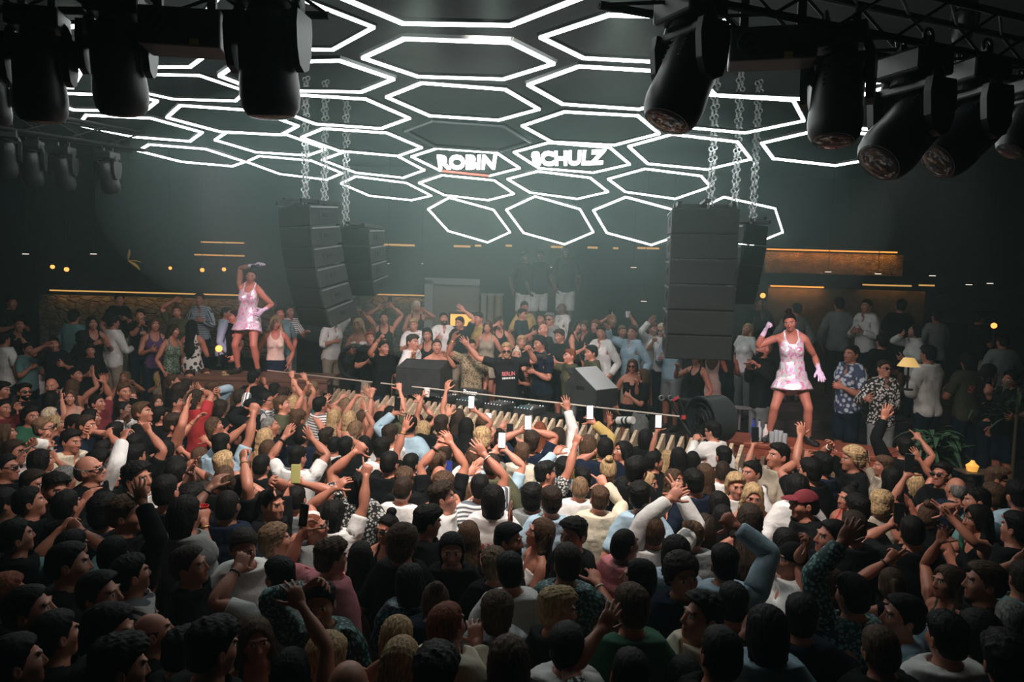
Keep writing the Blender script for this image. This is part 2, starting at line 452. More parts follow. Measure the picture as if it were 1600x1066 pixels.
def TOP(kind, s):
    def f(P):
        x, y, z = P; ax = np.abs(x)
        fold = .0035 * noise3((x, y, z * .7), .13, 31) + .002 * noise3(P, .055, 33)
        neck = ell(P, (0, -.006, 1.525), (.076, .080, .070))
        if kind == 'tee' or kind == 'shorty':
            d = cloth_base(P, s, .010, .018 if not s.fem else .004, 1, .010) + fold
            d = np.maximum(d, ax - .375)
        elif kind == 'shirt':
            d = cloth_base(P, s, .012, .020, 1, .012) + fold * 1.3
            d = np.maximum(d, ax - .688)
        elif kind == 'rolled':
            d = cloth_base(P, s, .012, .020, 1, .012) + fold * 1.3
            d = np.maximum(d, ax - .53)
        elif kind == 'hood':
            d = cloth_base(P, s, .018, .02, 1, .016) + fold * 1.3
            d = np.maximum(d, ax - .69)
            d = smin(d, ell(P, (0, .085, 1.46), (.095, .05, .06)), .02)
        elif kind == 'tank':
            d = cloth_base(P, s, .008, .010 if not s.fem else 0, 0, 0) + fold * .6
            d = np.maximum(d, ax - .150 + .05 * sst(1.34, 1.44, z))
            neck = ell(P, (0, -.055, 1.50), (.078, .11, .15))
        elif kind in ('tube', 'crop'):
            d = cloth_base(P, s, .008, 0, 0, 0) + fold * .6
            d = np.maximum(np.maximum(d, z - 1.325 - .05 * sst(-.02, .08, -y) * (ax > .03)), ax - .168)
            if kind == 'crop': d = np.maximum(d, 1.14 - z)
        elif kind in ('dress', 'slip'):
            d = cloth_base(P, s, .009, 0, 0, 0)
            fl = np.interp(z, [.66, .95, 1.1], [.235, .185, .150])
            sk = (np.sqrt((x / fl) ** 2 + ((y - .012) / (fl * .82)) ** 2) - 1) * fl * .8
            sk = np.maximum(sk, z - 1.10)
            d = smin(d, sk, .03) + fold * (.6 if kind == 'dress' else 1)
            d = np.maximum(d, ax - .150 + .05 * sst(1.34, 1.44, z) - .5 * (z < 1.0))
            d = np.maximum(d, (.715 if kind == 'dress' else .66) - z)
            neck = ell(P, (0, -.055, 1.50), (.078, .11, .15))
            return np.maximum(d, -neck)
        if kind in ('shirt', 'rolled', 'shorty'):
            neck = smin(neck, ell(P, (0, -.13, 1.45), (.036, .07, .085)), .03)
        d = np.maximum(d, -neck)
        if kind in ('shirt', 'rolled', 'shorty'): d = np.minimum(d, collar(P, s, .022))
        hem = .845 if kind not in ('tank', 'tube') else .885
        return np.maximum(d, hem - z)
    return f
def BOTTOM(kind, s):
    def f(P):
        x, y, z = P
        g = np.interp(z, [.84, .90], [.012, .004]); lo = {'trousers': .010, 'shorts': .020, 'skirt': 0}[kind]
        d = torso(P, s, g)
        d = smin(d, both(lambda Q: ell(Q, (.080, .070, .90), (.082 + g, .072 + g, .088 + g)), P), .03)
        if kind == 'skirt':
            fl = np.interp(z, [.6, .9, 1.05], [.20, .185, .150])
            sk = (np.sqrt((x / fl) ** 2 + ((y - .012) / (fl * .78)) ** 2) - 1) * fl * .8
            d = smin(d, np.maximum(sk, z - 1.0), .03); return np.maximum(np.maximum(d, z - 1.0), .62 - z)
        d = smin(d, legs_f(P, s, g, lo), .03) + .003 * noise3(P, .09, 35)
        return np.maximum(np.maximum(d, z - .99), (.075 if kind == 'trousers' else .50) - z)
    return f
def SHOES(P):
    x, y, z = P
    def foot(Q):
        g = cone(Q, (.106, .034, .052), (.112, -.115, .036), .050, .040)
        g = smin(g, ell(Q, (.114, -.140, .034), (.050, .060, .034)), .02)
        return smin(g, cone(Q, (.105, .024, .11), (.106, .030, .05), .046, .046), .02)
    return np.maximum(np.maximum(both(foot, P), -z - .0), z - .115)

GX = dict(
    top=(sym([(.10, .012), (.26, .016), (.70, .026)]), grid([-.26, (.22, .0125)]), grid([.60, (1.30, .024), (1.62, .012)])),
    hair=(sym([(.19, .0078)]), grid([-.21, (.22, .0078)]), grid([1.10, (1.48, .016), (1.84, .0078)])),
    low=(sym([(.26, .0155)]), grid([-.24, (.24, .0155)]), grid([.03, (1.05, .026)])),
    shoe=(sym([(.20, .011)]), grid([-.26, (.12, .011)]), grid([-.012, (.13, .0105)])),
)
_T = {}
def tmpl(kind, style, s, lod):
    """a cached rest-pose template: kind body/hair/beard/top/bottom/shoes, lod 0 (near) to 2 (far)"""
    key = (kind, style, s.fem if kind in ('body', 'top', 'bottom') else 0, lod)
    if key in _T: return _T[key]
    base = key[:3]
    if base not in _T:
        if kind == 'body': fn, G = (lambda P: body_f(P, s)), (XS, YS, ZS)
        elif kind == 'hair': fn, G = HAIR(style), GX['hair']
        elif kind == 'beard': fn, G = BEARD, GX['hair']
        elif kind == 'top': fn, G = TOP(style, s), GX['top']
        elif kind == 'bottom': fn, G = BOTTOM(style, s), GX['low']
        else: fn, G = SHOES, GX['shoe']
        V, Q = nets(field(fn, *G), *G)
        _T[base] = raw_mesh(V, Q, kind + style)
    me = _T[base]
    ratio = {'body': (.55, .22, .10), 'hair': (.6, .3, .12), 'beard': (.8, .5, .25), 'top': (.7, .35, .15), 'bottom': (.5, .22, .1), 'shoes': (.6, .3, .2)}[kind][lod]
    me = decimated(me, ratio, {'body': 1, 'top': 1, 'bottom': 1}.get(kind, 0))
    me.name = kind
    if kind == 'body': feature_colors(me, verts_of(me), s)
    t = template(me, headonly=kind in ('hair', 'beard'), hairfall=style in ('long', 'longer', 'wavy', 'halfup', 'pony', 'shag'))
    _T[key] = t
    return t

# ------------------------------------------------------------------ poses
def rot(axis, a): return np.array(Matrix.Rotation(a, 3, Vector(axis)))
def unit(v):
    v = np.asarray(v, float); return v / max(np.linalg.norm(v), 1e-9)
def perp(v, d): v = np.asarray(v, float); return v - d * (v @ d)
GEST = {   # curl of index, middle, ring, little (root, tip), thumb
    'o': [(4, 8), (2, 6), (4, 8), (6, 10), -5], 'r': [(14, 22), (18, 28), (22, 32), (26, 36), 10], 'c': [(38, 50), (42, 55), (46, 58), (50, 60), 28],
    'f': [(82, 98), (86, 100), (86, 100), (84, 98), 45], 'p': [(4, 8), (80, 98), (84, 100), (84, 98), 42], 'v': [(2, 6), (2, 6), (80, 98), (82, 98), 42],
    'g': [(58, 46), (62, 50), (64, 52), (66, 54), 34], 'k': [(10, 14), (78, 96), (80, 98), (8, 12), 38]}
def solve(s, yaw=0, lean=0, side=0, twist=0, head=(0, 0, 0), hands=(None, None), legs=None, drop=0):
    """global bone matrices. hands = (right, left): (target xyz, gesture, palm dir, pole) in the figure's own space (faces -y)."""
    M = np.zeros((NB, 4, 4)); M[:] = np.eye(4)
    Rg = [np.eye(3)] * NB
    def put(b, Rm, at=None):
        p = PAR[b]
        pos = (M[p] @ np.append(BH[b], 1))[:3] if p >= 0 and at is None else (BH[b] if at is None else np.asarray(at, float))
        m = np.eye(4); m[:3, :3] = Rm; m[:3, 3] = pos - Rm @ BH[b]
        M[b] = m; Rg[b] = Rm
        return pos
    Rp = rot((0, 0, 1), R(twist) * .4) @ rot((0, 1, 0), R(side) * .4)
    put(0, Rp, BH[0] - np.array([0, 0, drop]))
    Rc = rot((0, 0, 1), R(twist)) @ rot((1, 0, 0), R(lean)) @ rot((0, 1, 0), R(side))
    put(1, Rc)
    hy, hp, hr = head
    Rh = Rc @ rot((0, 0, 1), R(hy)) @ rot((1, 0, 0), R(hp)) @ rot((0, 1, 0), R(hr))
    put(2, Rc @ rot((0, 0, 1), R(hy) * .4) @ rot((1, 0, 0), R(hp) * .4) @ rot((0, 1, 0), R(hr) * .4)); put(3, Rh)
    for sd, hd in ((-1, hands[0]), (1, hands[1])):
        A = ARM[sd]; e1 = np.array([sd, 0, 0.]); l1, l2 = ELX - SHX, WRX - ELX
        if hd is None: hd = ((sd * .235, -.05, .86), 'r', (-sd, 0, 0), (sd * .6, .8, 0))
        tgt, ges, palm, pole = (tuple(hd) + (None,) * 4)[:4]
        tgt = np.asarray(tgt, float)
        sh0 = (M[1] @ np.append(BH[A + 1], 1))[:3]
        up = math.degrees(math.atan2(tgt[2] - sh0[2], np.hypot(tgt[0] - sh0[0], tgt[1] - sh0[1])))
        ca = np.interp(up, [-60, 0, 45, 85], [-13, 0, 16, 26])
        put(A, Rc @ rot((0, 1, 0), -sd * R(ca)))
        S = (M[A] @ np.append(BH[A + 1], 1))[:3]
        hl = .055                                       # targets mean the middle of the hand
        D = tgt - S; L = np.linalg.norm(D); D = D / max(L, 1e-6)
        Lw = np.clip(L - hl, .16, (l1 + l2) * .992)
        if pole is None:
            pole = np.array([sd * .9, .15, -.55]) if up > 20 else np.array([sd * .55, .35, -.8])
        pole = np.asarray(pole, float)
        pv = perp(pole, D)
        if np.linalg.norm(pv) < .05: pv = perp(np.array([sd, .3, .2]), D)
        pv = unit(pv)
        ca_ = np.clip((l1 * l1 + Lw * Lw - l2 * l2) / (2 * l1 * Lw), -1, 1)
        u = D * ca_ + pv * math.sqrt(max(0, 1 - ca_ * ca_))
        E = S + u * l1; W_ = S + D * Lw
        f = unit(W_ - E)
        n = np.cross(u, f)
        n = unit(n) if np.linalg.norm(n) > 1e-3 else unit(np.cross(-pv, u) * -1)
        F0 = np.stack([e1, (0, -1, 0), np.cross(e1, (0, -1, 0))], 1)
        put(A + 1, np.stack([u, np.cross(n, u), n], 1) @ F0.T)
        Rf = np.stack([f, np.cross(n, f), n], 1) @ F0.T
        if palm is None: palm = (0, -1, 0)
        pz = perp(palm, f); pz = unit(pz) if np.linalg.norm(pz) > .05 else unit(perp((-sd, 0, 0), f))
        cur = Rf @ np.array([0, 0, -1.])
        ang = math.atan2(np.cross(cur, pz) @ f, cur @ pz)
        put(A + 2, rot(tuple(f), ang * .5) @ Rf)
        hdir = unit(f * .92 + D * .2) if ges != 'f' else f
        pz = unit(perp(pz, hdir)); p0 = np.array([0, 0, -1.])
        Rhd = np.stack([hdir, pz, np.cross(hdir, pz)], 1) @ np.stack([e1, p0, np.cross(e1, p0)], 1).T
        put(A + 3, Rhd)
        cu = GEST[ges]; axc = np.cross(e1, p0)
        for i in range(4):
            a, b = cu[i]
            put(A + 4 + 2 * i, Rhd @ rot(tuple(axc), R(a))); put(A + 5 + 2 * i, Rhd @ rot(tuple(axc), R(a + b)))
        td = unit((sd * .62, -.78, 0)); ta = np.cross(td, p0); a = cu[4]
        put(A + 12, Rhd @ rot(tuple(p0 * -sd), R(-a * .55) * (1)) @ rot(tuple(ta), R(a * .7)))
        put(A + 13, Rhd @ rot(tuple(p0 * -sd), R(-a * .9)) @ rot(tuple(ta), R(a * 1.1)))
    for sd in (1, -1):
        L = LEG[sd]; l1, l2 = .40, .415
        ft, fy, kp = (legs or {}).get(sd, ((sd * .105, .022, .085), 0, (sd * .15, -1, 0)))
        H = (M[0] @ np.append(BH[L], 1))[:3]
        D = np.asarray(ft, float) - H; dist = np.clip(np.linalg.norm(D), .3, (l1 + l2) * .999); D = unit(D)
        pv = unit(perp(kp, D)); ca_ = np.clip((l1 * l1 + dist * dist - l2 * l2) / (2 * l1 * dist), -1, 1)
        u = D * ca_ + pv * math.sqrt(max(0, 1 - ca_ ** 2)); K = H + u * l1; f = unit(H + D * dist - K)
        def fr(d, p):
            q = unit(perp(p, d)); return np.stack([d, q, np.cross(d, q)], 1)
        hd_ = rot((0, 0, 1), R(fy)) @ np.array([0, -1., 0])
        put(L, fr(u, pv) @ fr(unit(BH[L + 1] - BH[L]), np.array([0, -1., 0])).T)
        put(L + 1, fr(f, pv * .5 + hd_ * .5) @ fr(unit(BH[L + 2] - BH[L + 1]), np.array([0, -1., 0])).T)
        put(L + 2, rot((0, 0, 1), R(fy)))
    return M
def posed(t, M, name, scale, M0):
    me = t.me.copy(); me.name = name
    V = skin_pts(t, M) @ M0[:3, :3].T * scale
    me.vertices.foreach_set('co', V.astype(np.float32).ravel()); me.update()
    return me
# ------------------------------------------------------------------ camera
F = 1150.0; CAM = np.array([0, 0, 3.25])
sc = bpy.context.scene
cd = bpy.data.cameras.new('camera'); cam = bpy.data.objects.new('camera', cd); C.objects.link(cam)
cd.sensor_width = 36; cd.lens = F / 1600 * 36; cd.clip_start = .05
RC = np.array((Matrix.Rotation(R(90 - 4.33), 3, 'X') @ Matrix.Rotation(R(1.5), 3, 'Z')))
cam.location = CAM; cam.rotation_euler = Matrix(RC).to_euler(); sc.camera = cam
sc.view_settings.view_transform = 'Standard'; sc.view_settings.look = 'None'; sc.view_settings.gamma = 1
sc.view_settings.use_curve_mapping = False; sc.view_settings.exposure = 0
def ray(x, y): d = RC @ np.array([(x - 800) / F, -(y - 533) / F, -1]); return d / np.linalg.norm(d)
def at(x, y, Y): d = ray(x, y); return CAM + d * (Y / d[1])            # the point seen there at depth Y
def atz(x, y, z): d = ray(x, y); return CAM + d * ((z - 3.25) / d[2])
def px(p):
    q = RC.T @ (np.asarray(p, float) - CAM); return np.array([800 + F * q[0] / -q[2], 533 - F * q[1] / -q[2]])

# ------------------------------------------------------------------ materials
MT = {}
def mat(name, col=(.5, .5, .5), rough=.6, metal=0, emit=0, ecol=None, kind=None, spec=None, k=1.0):
    if name in MT: return MT[name]
    m = bpy.data.materials.new(name); m.use_nodes = True; nt = m.node_tree; b = nt.nodes['Principled BSDF']; L = nt.links
    N = lambda t: nt.nodes.new(t)
    b.inputs['Base Color'].default_value = (*col, 1); b.inputs['Roughness'].default_value = rough; b.inputs['Metallic'].default_value = metal
    if spec is not None: b.inputs['Specular IOR Level'].default_value = spec
    if emit:
        b.inputs['Emission Color'].default_value = (*(ecol or col), 1); b.inputs['Emission Strength'].default_value = emit
    tc = N('ShaderNodeTexCoord')
    def ramp(fac, stops):
        r = N('ShaderNodeValToRGB'); e = r.color_ramp.elements
        while len(e) < len(stops): e.new(.5)
        for q, (p, c) in zip(e, stops): q.position = p; q.color = (*c, 1)
        L.new(fac, r.inputs[0]); return r.outputs[0]
    def noise(sc_, src=None, det=3, vec=None):
        n = N('ShaderNodeTexNoise'); n.inputs['Scale'].default_value = sc_; n.inputs['Detail'].default_value = det
        L.new(vec or tc.outputs['Object'], n.inputs['Vector']); return n.outputs['Fac']
    def bump(h, s, d=.01):
        p = N('ShaderNodeBump'); p.inputs['Strength'].default_value = s; p.inputs['Distance'].default_value = d
        L.new(h, p.inputs['Height']); L.new(p.outputs[0], b.inputs['Normal'])
    def rest(sx=1, sy=1, sz=1):
        a = N('ShaderNodeAttribute'); a.attribute_name = 'rest'
        mp = N('ShaderNodeMapping'); mp.inputs['Scale'].default_value = (sx, sy, sz); L.new(a.outputs['Vector'], mp.inputs['Vector']); return mp.outputs[0]
    tint = lambda f: tuple(min(1, c * f) for c in col)
    if kind == 'cloth':
        n = noise(9, vec=rest()); L.new(ramp(n, [(.3, tint(.82)), (.7, tint(1.1))]), b.inputs['Base Color'])
        bump(noise(14, vec=rest()), .5, .02); b.inputs['Specular IOR Level'].default_value = .12 if max(col) < .06 else .3
    elif kind == 'skin':
        a = N('ShaderNodeVertexColor'); a.layer_name = 'feat'; s = N('ShaderNodeSeparateColor'); L.new(a.outputs[0], s.inputs[0])
        base = ramp(noise(7, vec=rest()), [(.3, tint(.92)), (.7, tint(1.08))]); o = base
        for i, c in enumerate([(.38 * min(1, col[0] * 1.8), .09, .08), (.75, .72, .68), (.02, .014, .01)]):
            mx = N('ShaderNodeMixRGB'); L.new(s.outputs[i], mx.inputs[0]); L.new(o, mx.inputs[1]); mx.inputs[2].default_value = (*c, 1); o = mx.outputs[0]
        L.new(o, b.inputs['Base Color']); b.inputs['Subsurface Weight'].default_value = 0
    elif kind == 'hair':
        n = noise(95, det=4, vec=rest(1, .5, .22)); L.new(ramp(n, [(.35, tint(.45)), (.65, tint(1.35))]), b.inputs['Base Color']); bump(n, .6, .01)
    elif kind == 'stripe':
        w = N('ShaderNodeTexWave'); w.bands_direction = 'Z'; w.inputs['Scale'].default_value = 9; L.new(rest(), w.inputs['Vector'])
        L.new(ramp(w.outputs['Fac'], [(.42, (.10, .12, .14)), (.5, col)]), b.inputs['Base Color'])
    elif kind == 'print':      # blotches of a second colour
        v = N('ShaderNodeTexVoronoi'); v.inputs['Scale'].default_value = 22 * k; L.new(rest(), v.inputs['Vector'])
        L.new(ramp(v.outputs['Distance'], [(.40, ecol), (.47, col)]), b.inputs['Base Color']); b.inputs['Emission Strength'].default_value = 0
    elif kind == 'plaid':
        o = None
        for d in ('X', 'Z'):
            w = N('ShaderNodeTexWave'); w.bands_direction = d; w.inputs['Scale'].default_value = 5; L.new(rest(), w.inputs['Vector'])
            r = ramp(w.outputs['Fac'], [(.35, (.03, .04, .05)), (.65, (.35, .38, .38))])
            if o is None: o = r
            else:
                mx = N('ShaderNodeMixRGB'); mx.inputs[0].default_value = .5; L.new(o, mx.inputs[1]); L.new(r, mx.inputs[2]); o = mx.outputs[0]
        L.new(o, b.inputs['Base Color'])
    elif kind == 'chest':      # dark cloth with a printed patch on the back
        a = rest(); sp = N('ShaderNodeSeparateXYZ'); L.new(a, sp.inputs[0])
        mp = N('ShaderNodeMath'); mp.operation = 'COMPARE'; L.new(sp.outputs[2], mp.inputs[0]); mp.inputs[1].default_value = 1.28; mp.inputs[2].default_value = .05
        mq = N('ShaderNodeMath'); mq.operation = 'COMPARE'; L.new(sp.outputs[0], mq.inputs[0]); mq.inputs[1].default_value = 0; mq.inputs[2].default_value = .09
        mm = N('ShaderNodeMath'); mm.operation = 'MULTIPLY'; L.new(mp.outputs[0], mm.inputs[0]); L.new(mq.outputs[0], mm.inputs[1])
        t = N('ShaderNodeMath'); t.operation = 'GREATER_THAN'; L.new(noise(38, vec=rest(1, 0, 1.3)), t.inputs[0]); t.inputs[1].default_value = .5
        m2 = N('ShaderNodeMath'); m2.operation = 'MULTIPLY'; L.new(mm.outputs[0], m2.inputs[0]); L.new(t.outputs[0], m2.inputs[1])
        mx = N('ShaderNodeMixRGB'); L.new(m2.outputs[0], mx.inputs[0]); mx.inputs[1].default_value = (*col, 1); mx.inputs[2].default_value = (*ecol, 1); L.new(mx.outputs[0], b.inputs['Base Color'])
        b.inputs['Emission Strength'].default_value = 0
    elif kind == 'sequin':
        v = N('ShaderNodeTexVoronoi'); v.inputs['Scale'].default_value = 55; L.new(rest(1, 1, .45), v.inputs['Vector'])
        L.new(ramp(v.outputs['Color'], [(.25, (.85, .34, .58)), (.42, (.95, .92, .95)), (.58, (.60, .95, .86)), (.72, (.95, .93, .95)), (.9, (.80, .5, .85))]), b.inputs['Base Color'])
        nm = N('ShaderNodeBump'); nm.inputs['Strength'].default_value = 1; nm.inputs['Distance'].default_value = .02; L.new(v.outputs['Color'], nm.inputs['Height']); L.new(nm.outputs[0], b.inputs['Normal'])
    elif kind == 'wood':
        mp = N('ShaderNodeMapping'); mp.inputs['Scale'].default_value = (.6, 7, 7); L.new(tc.outputs['Object'], mp.inputs['Vector'])
        n = noise(3 * k, vec=mp.outputs[0], det=5); L.new(ramp(n, [(.3, tint(.6)), (.7, tint(1.25))]), b.inputs['Base Color']); bump(n, .2)
    elif kind == 'stone':
        v = N('ShaderNodeTexVoronoi'); v.feature = 'DISTANCE_TO_EDGE'; v.inputs['Scale'].default_value = 4.5 * k
        mp = N('ShaderNodeMapping'); mp.inputs['Scale'].default_value = (1, 1, 1.9); L.new(tc.outputs['Object'], mp.inputs['Vector']); L.new(mp.outputs[0], v.inputs['Vector'])
        L.new(ramp(noise(6, det=5), [(.3, tint(.55)), (.7, tint(1.3))]), b.inputs['Base Color'])
        bump(ramp(v.outputs['Distance'], [(.0, (0, 0, 0)), (.12, (1, 1, 1))]), .9, .05)
    elif kind == 'rough':
        n = noise(8 * k, det=6); L.new(ramp(n, [(.3, tint(.65)), (.7, tint(1.3))]), b.inputs['Base Color']); bump(n, .3)
    elif kind == 'glass':
        b.inputs['Transmission Weight'].default_value = 1; b.inputs['IOR'].default_value = 1.3
    elif kind == 'grille':
        v = N('ShaderNodeTexVoronoi'); v.inputs['Scale'].default_value = 90; L.new(tc.outputs['Object'], v.inputs['Vector'])
        L.new(ramp(v.outputs['Distance'], [(.2, tint(.3)), (.5, tint(1.2))]), b.inputs['Base Color']); bump(v.outputs['Distance'], .4)
    MT[name] = m; return m

# ------------------------------------------------------------------ mesh pieces
class MB:
    def __init__(s): s.bm = bmesh.new()
    def _xf(s, vs, M): bmesh.ops.transform(s.bm, matrix=M, verts=vs)
    def box(s, c, d, rot=None, bev=0):
        g = bmesh.ops.create_cube(s.bm, size=1); vs = g['verts']
        s._xf(vs, Matrix.Translation(c) @ (rot.to_4x4() if rot else Matrix()) @ Matrix.Diagonal((*d, 1)))
        if bev:
            es = {e for v in vs for e in v.link_edges}; bmesh.ops.bevel(s.bm, geom=list(es), offset=bev, segments=2, affect='EDGES', profile=.5)
        return s
    def tube(s, a, b, r, r2=None, n=12, caps=True):
        a, b = Vector(a), Vector(b); d = b - a
        g = bmesh.ops.create_cone(s.bm, cap_ends=caps, segments=n, radius1=r, radius2=r if r2 is None else r2, depth=d.length)
        s._xf(g['verts'], Matrix.Translation((a + b) / 2) @ d.to_track_quat('Z', 'Y').to_matrix().to_4x4()); return s
    def sph(s, c, r, sc_=(1, 1, 1), n=12, rot=None):
        g = bmesh.ops.create_uvsphere(s.bm, u_segments=n, v_segments=max(6, n * 2 // 3), radius=r)
        s._xf(g['verts'], Matrix.Translation(c) @ (rot.to_4x4() if rot else Matrix()) @ Matrix.Diagonal((*sc_, 1))); return s
    def lathe(s, prof, n=20, M=None):
        rings = []
        for r, z in prof: rings.append([s.bm.verts.new((r * math.cos(2 * math.pi * i / n), r * math.sin(2 * math.pi * i / n), z)) for i in range(n)])
        for a, b in zip(rings, rings[1:]):
            for i in range(n): s.bm.faces.new((a[i], a[(i + 1) % n], b[(i + 1) % n], b[i]))
        for q, rv in ((rings[0], 1), (rings[-1], 0)):
            if prof[0 if rv else -1][0] > 1e-4: s.bm.faces.new(q[::-1] if rv else q)
        if M is not None: s._xf([v for q in rings for v in q], M)
        return s
    def prism(s, pts, off):
        off = Vector(off); a = [s.bm.verts.new(p) for p in pts]; b = [s.bm.verts.new(Vector(p) + off) for p in pts]; n = len(pts)
        s.bm.faces.new(a[::-1]); s.bm.faces.new(b)
        for i in range(n): s.bm.faces.new((a[i], a[(i + 1) % n], b[(i + 1) % n], b[i]))
        return s
    def torus(s, c, r, t, M=None, n=20, m=8):
        vs = []
        for i in range(n):
            A = 2 * math.pi * i / n
            vs.append([s.bm.verts.new(((r + t * math.cos(2 * math.pi * j / m)) * math.cos(A), (r + t * math.cos(2 * math.pi * j / m)) * math.sin(A), t * math.sin(2 * math.pi * j / m))) for j in range(m)])
        for i in range(n):
            for j in range(m): s.bm.faces.new((vs[i][j], vs[(i + 1) % n][j], vs[(i + 1) % n][(j + 1) % m], vs[i][(j + 1) % m]))
        s._xf([v for q in vs for v in q], Matrix.Translation(c) @ (M.to_4x4() if M is not None else Matrix())); return s
    def build(s, name, m, parent=None, smooth=False, loc=None):
        bmesh.ops.recalc_face_normals(s.bm, faces=s.bm.faces)
        me = bpy.data.meshes.new(name); s.bm.to_mesh(me); s.bm.free()
        if smooth: me.polygons.foreach_set('use_smooth', np.ones(len(me.polygons), bool)); me.set_sharp_from_angle(angle=R(40))
        me.materials.append(m); o = bpy.data.objects.new(name, me); C.objects.link(o)
        if parent is not None: o.parent = parent
        if loc is not None: o.location = loc
        return o
def empty(name, loc=(0, 0, 0), rz=0):
    o = bpy.data.objects.new(name, None); C.objects.link(o); o.location = loc; o.rotation_euler = (0, 0, rz); o.empty_display_size = .1; return o
def tag(o, label, cat, group=None, kind=None):
    o['label'] = label; o['category'] = cat
    if group: o['group'] = group
    if kind: o['kind'] = kind
    return o
def structure(o): o['kind'] = 'structure'; return o
def copy_tree(o, parent=None):
    c = o.copy(); C.objects.link(c)
    if parent is not None: c.parent = parent
    for ch in list(o.children): copy_tree(ch, c)
    return c
ORD = 'first second third fourth fifth sixth seventh eighth ninth tenth eleventh twelfth thirteenth fourteenth fifteenth sixteenth seventeenth eighteenth nineteenth twentieth'.split()

# ------------------------------------------------------------------ the room
ST_A, ST_B = atz(478, 604, 1.38), atz(1168, 702, 1.38)                   # front line of the stage
def stage_y(x):
    t = (x - ST_A[0]) / (ST_B[0] - ST_A[0]); t = min(max(t, -.02), 1.12)
    return ST_A[1] + (ST_B[1] - ST_A[1]) * t
TIERS = [(0, .5), (12.4, .75), (13.2, .95), (14.1, 1.15)]
def floor_at(x, y):
    if x < ST_A[0]: front = 12.3
    elif x > 3.9: front = 9.6
    else: front = max(stage_y(x) + .1, 0)
    if y < front: return 0.0
    return [h for a, h in TIERS if y >= a][-1]
m_dark = mat('dark_paint', (.012, .016, .018), .75, kind='rough')
m_floor = mat('dark_floor', (.02, .02, .02), .5, kind='rough')
structure(MB().box((0, 7.5, -.05), (24, 22, .1)).build('floor', m_floor))
structure(MB().box((0, 7.5, 6.15), (24, 22, .1)).build('ceiling', m_dark))
structure(MB().box((0, 18.55, 3), (24, .1, 6.3)).build('wall_back', mat('back_wall_paint', (.03, .034, .034), .8, kind='rough')))
structure(MB().box((-12.05, 7.5, 3), (.1, 22, 6.3)).build('wall_left', m_dark))
structure(MB().box((12.05, 7.5, 3), (.1, 22, 6.3)).build('wall_right', m_dark))
structure(MB().box((0, -3.55, 3), (24, .1, 6.3)).build('wall_front', m_dark))
# raised floors behind the booth, stepping up to the back
m_deck = mat('deck_boards', (.05, .04, .035), .6, kind='wood')
def deck(x0, x1, yf0, yf1, y1, z):
    MBd = MB().prism([(x0, yf0, 0), (x1, yf1, 0), (x1, y1, 0), (x0, y1, 0)], (0, 0, z))
    return structure(MBd.build('floor_riser', m_deck))
xa, xb = ST_A[0], 3.9
deck(xa, xb, stage_y(xa) + .1, stage_y(xb) + .1, 18.5, .5)
deck(-12, xa, 12.3, 12.3, 18.5, .5); deck(xb, 12, 9.6, 9.6, 18.5, .5)
for a, z in TIERS[1:]: deck(-12, 12, max(a, 0), a, 18.5, z)

# haze filling the room
hz = MB().box((0, 7.5, 3), (24.6, 22.6, 6.6)).build('haze', None)
hm = bpy.data.materials.new('thin_haze'); hm.use_nodes = True; nt = hm.node_tree; nt.nodes.clear()
ou = nt.nodes.new('ShaderNodeOutputMaterial'); vs = nt.nodes.new('ShaderNodeVolumeScatter')
vs.inputs['Color'].default_value = (.67, .97, .92, 1); vs.inputs['Density'].default_value = HAZE; vs.inputs['Anisotropy'].default_value = .25
nt.links.new(vs.outputs[0], ou.inputs['Volume'])
HAZEM = []; hz.data.materials.clear(); hz.data.materials.append(hm)
for i, (c, r, dn, lb) in enumerate(CLOUDS):
    ob = MB().sph((0, 0, 0), 1, r, 32).build('smoke_haze', None, loc=c, smooth=True); m2 = hm.copy(); m2.node_tree.nodes['Volume Scatter'].inputs['Density'].default_value = dn
    ob.data.materials.clear(); ob.data.materials.append(m2); tag(ob, lb, 'haze', kind='stuff')
tag(hz, 'thin pale smoke haze hanging through the whole hall', 'haze', kind='stuff')
w = bpy.data.worlds.new('world'); sc.world = w; w.use_nodes = True
w.node_tree.nodes['Background'].inputs[0].default_value = (.01, .02, .024, 1); w.node_tree.nodes['Background'].inputs[1].default_value = .05

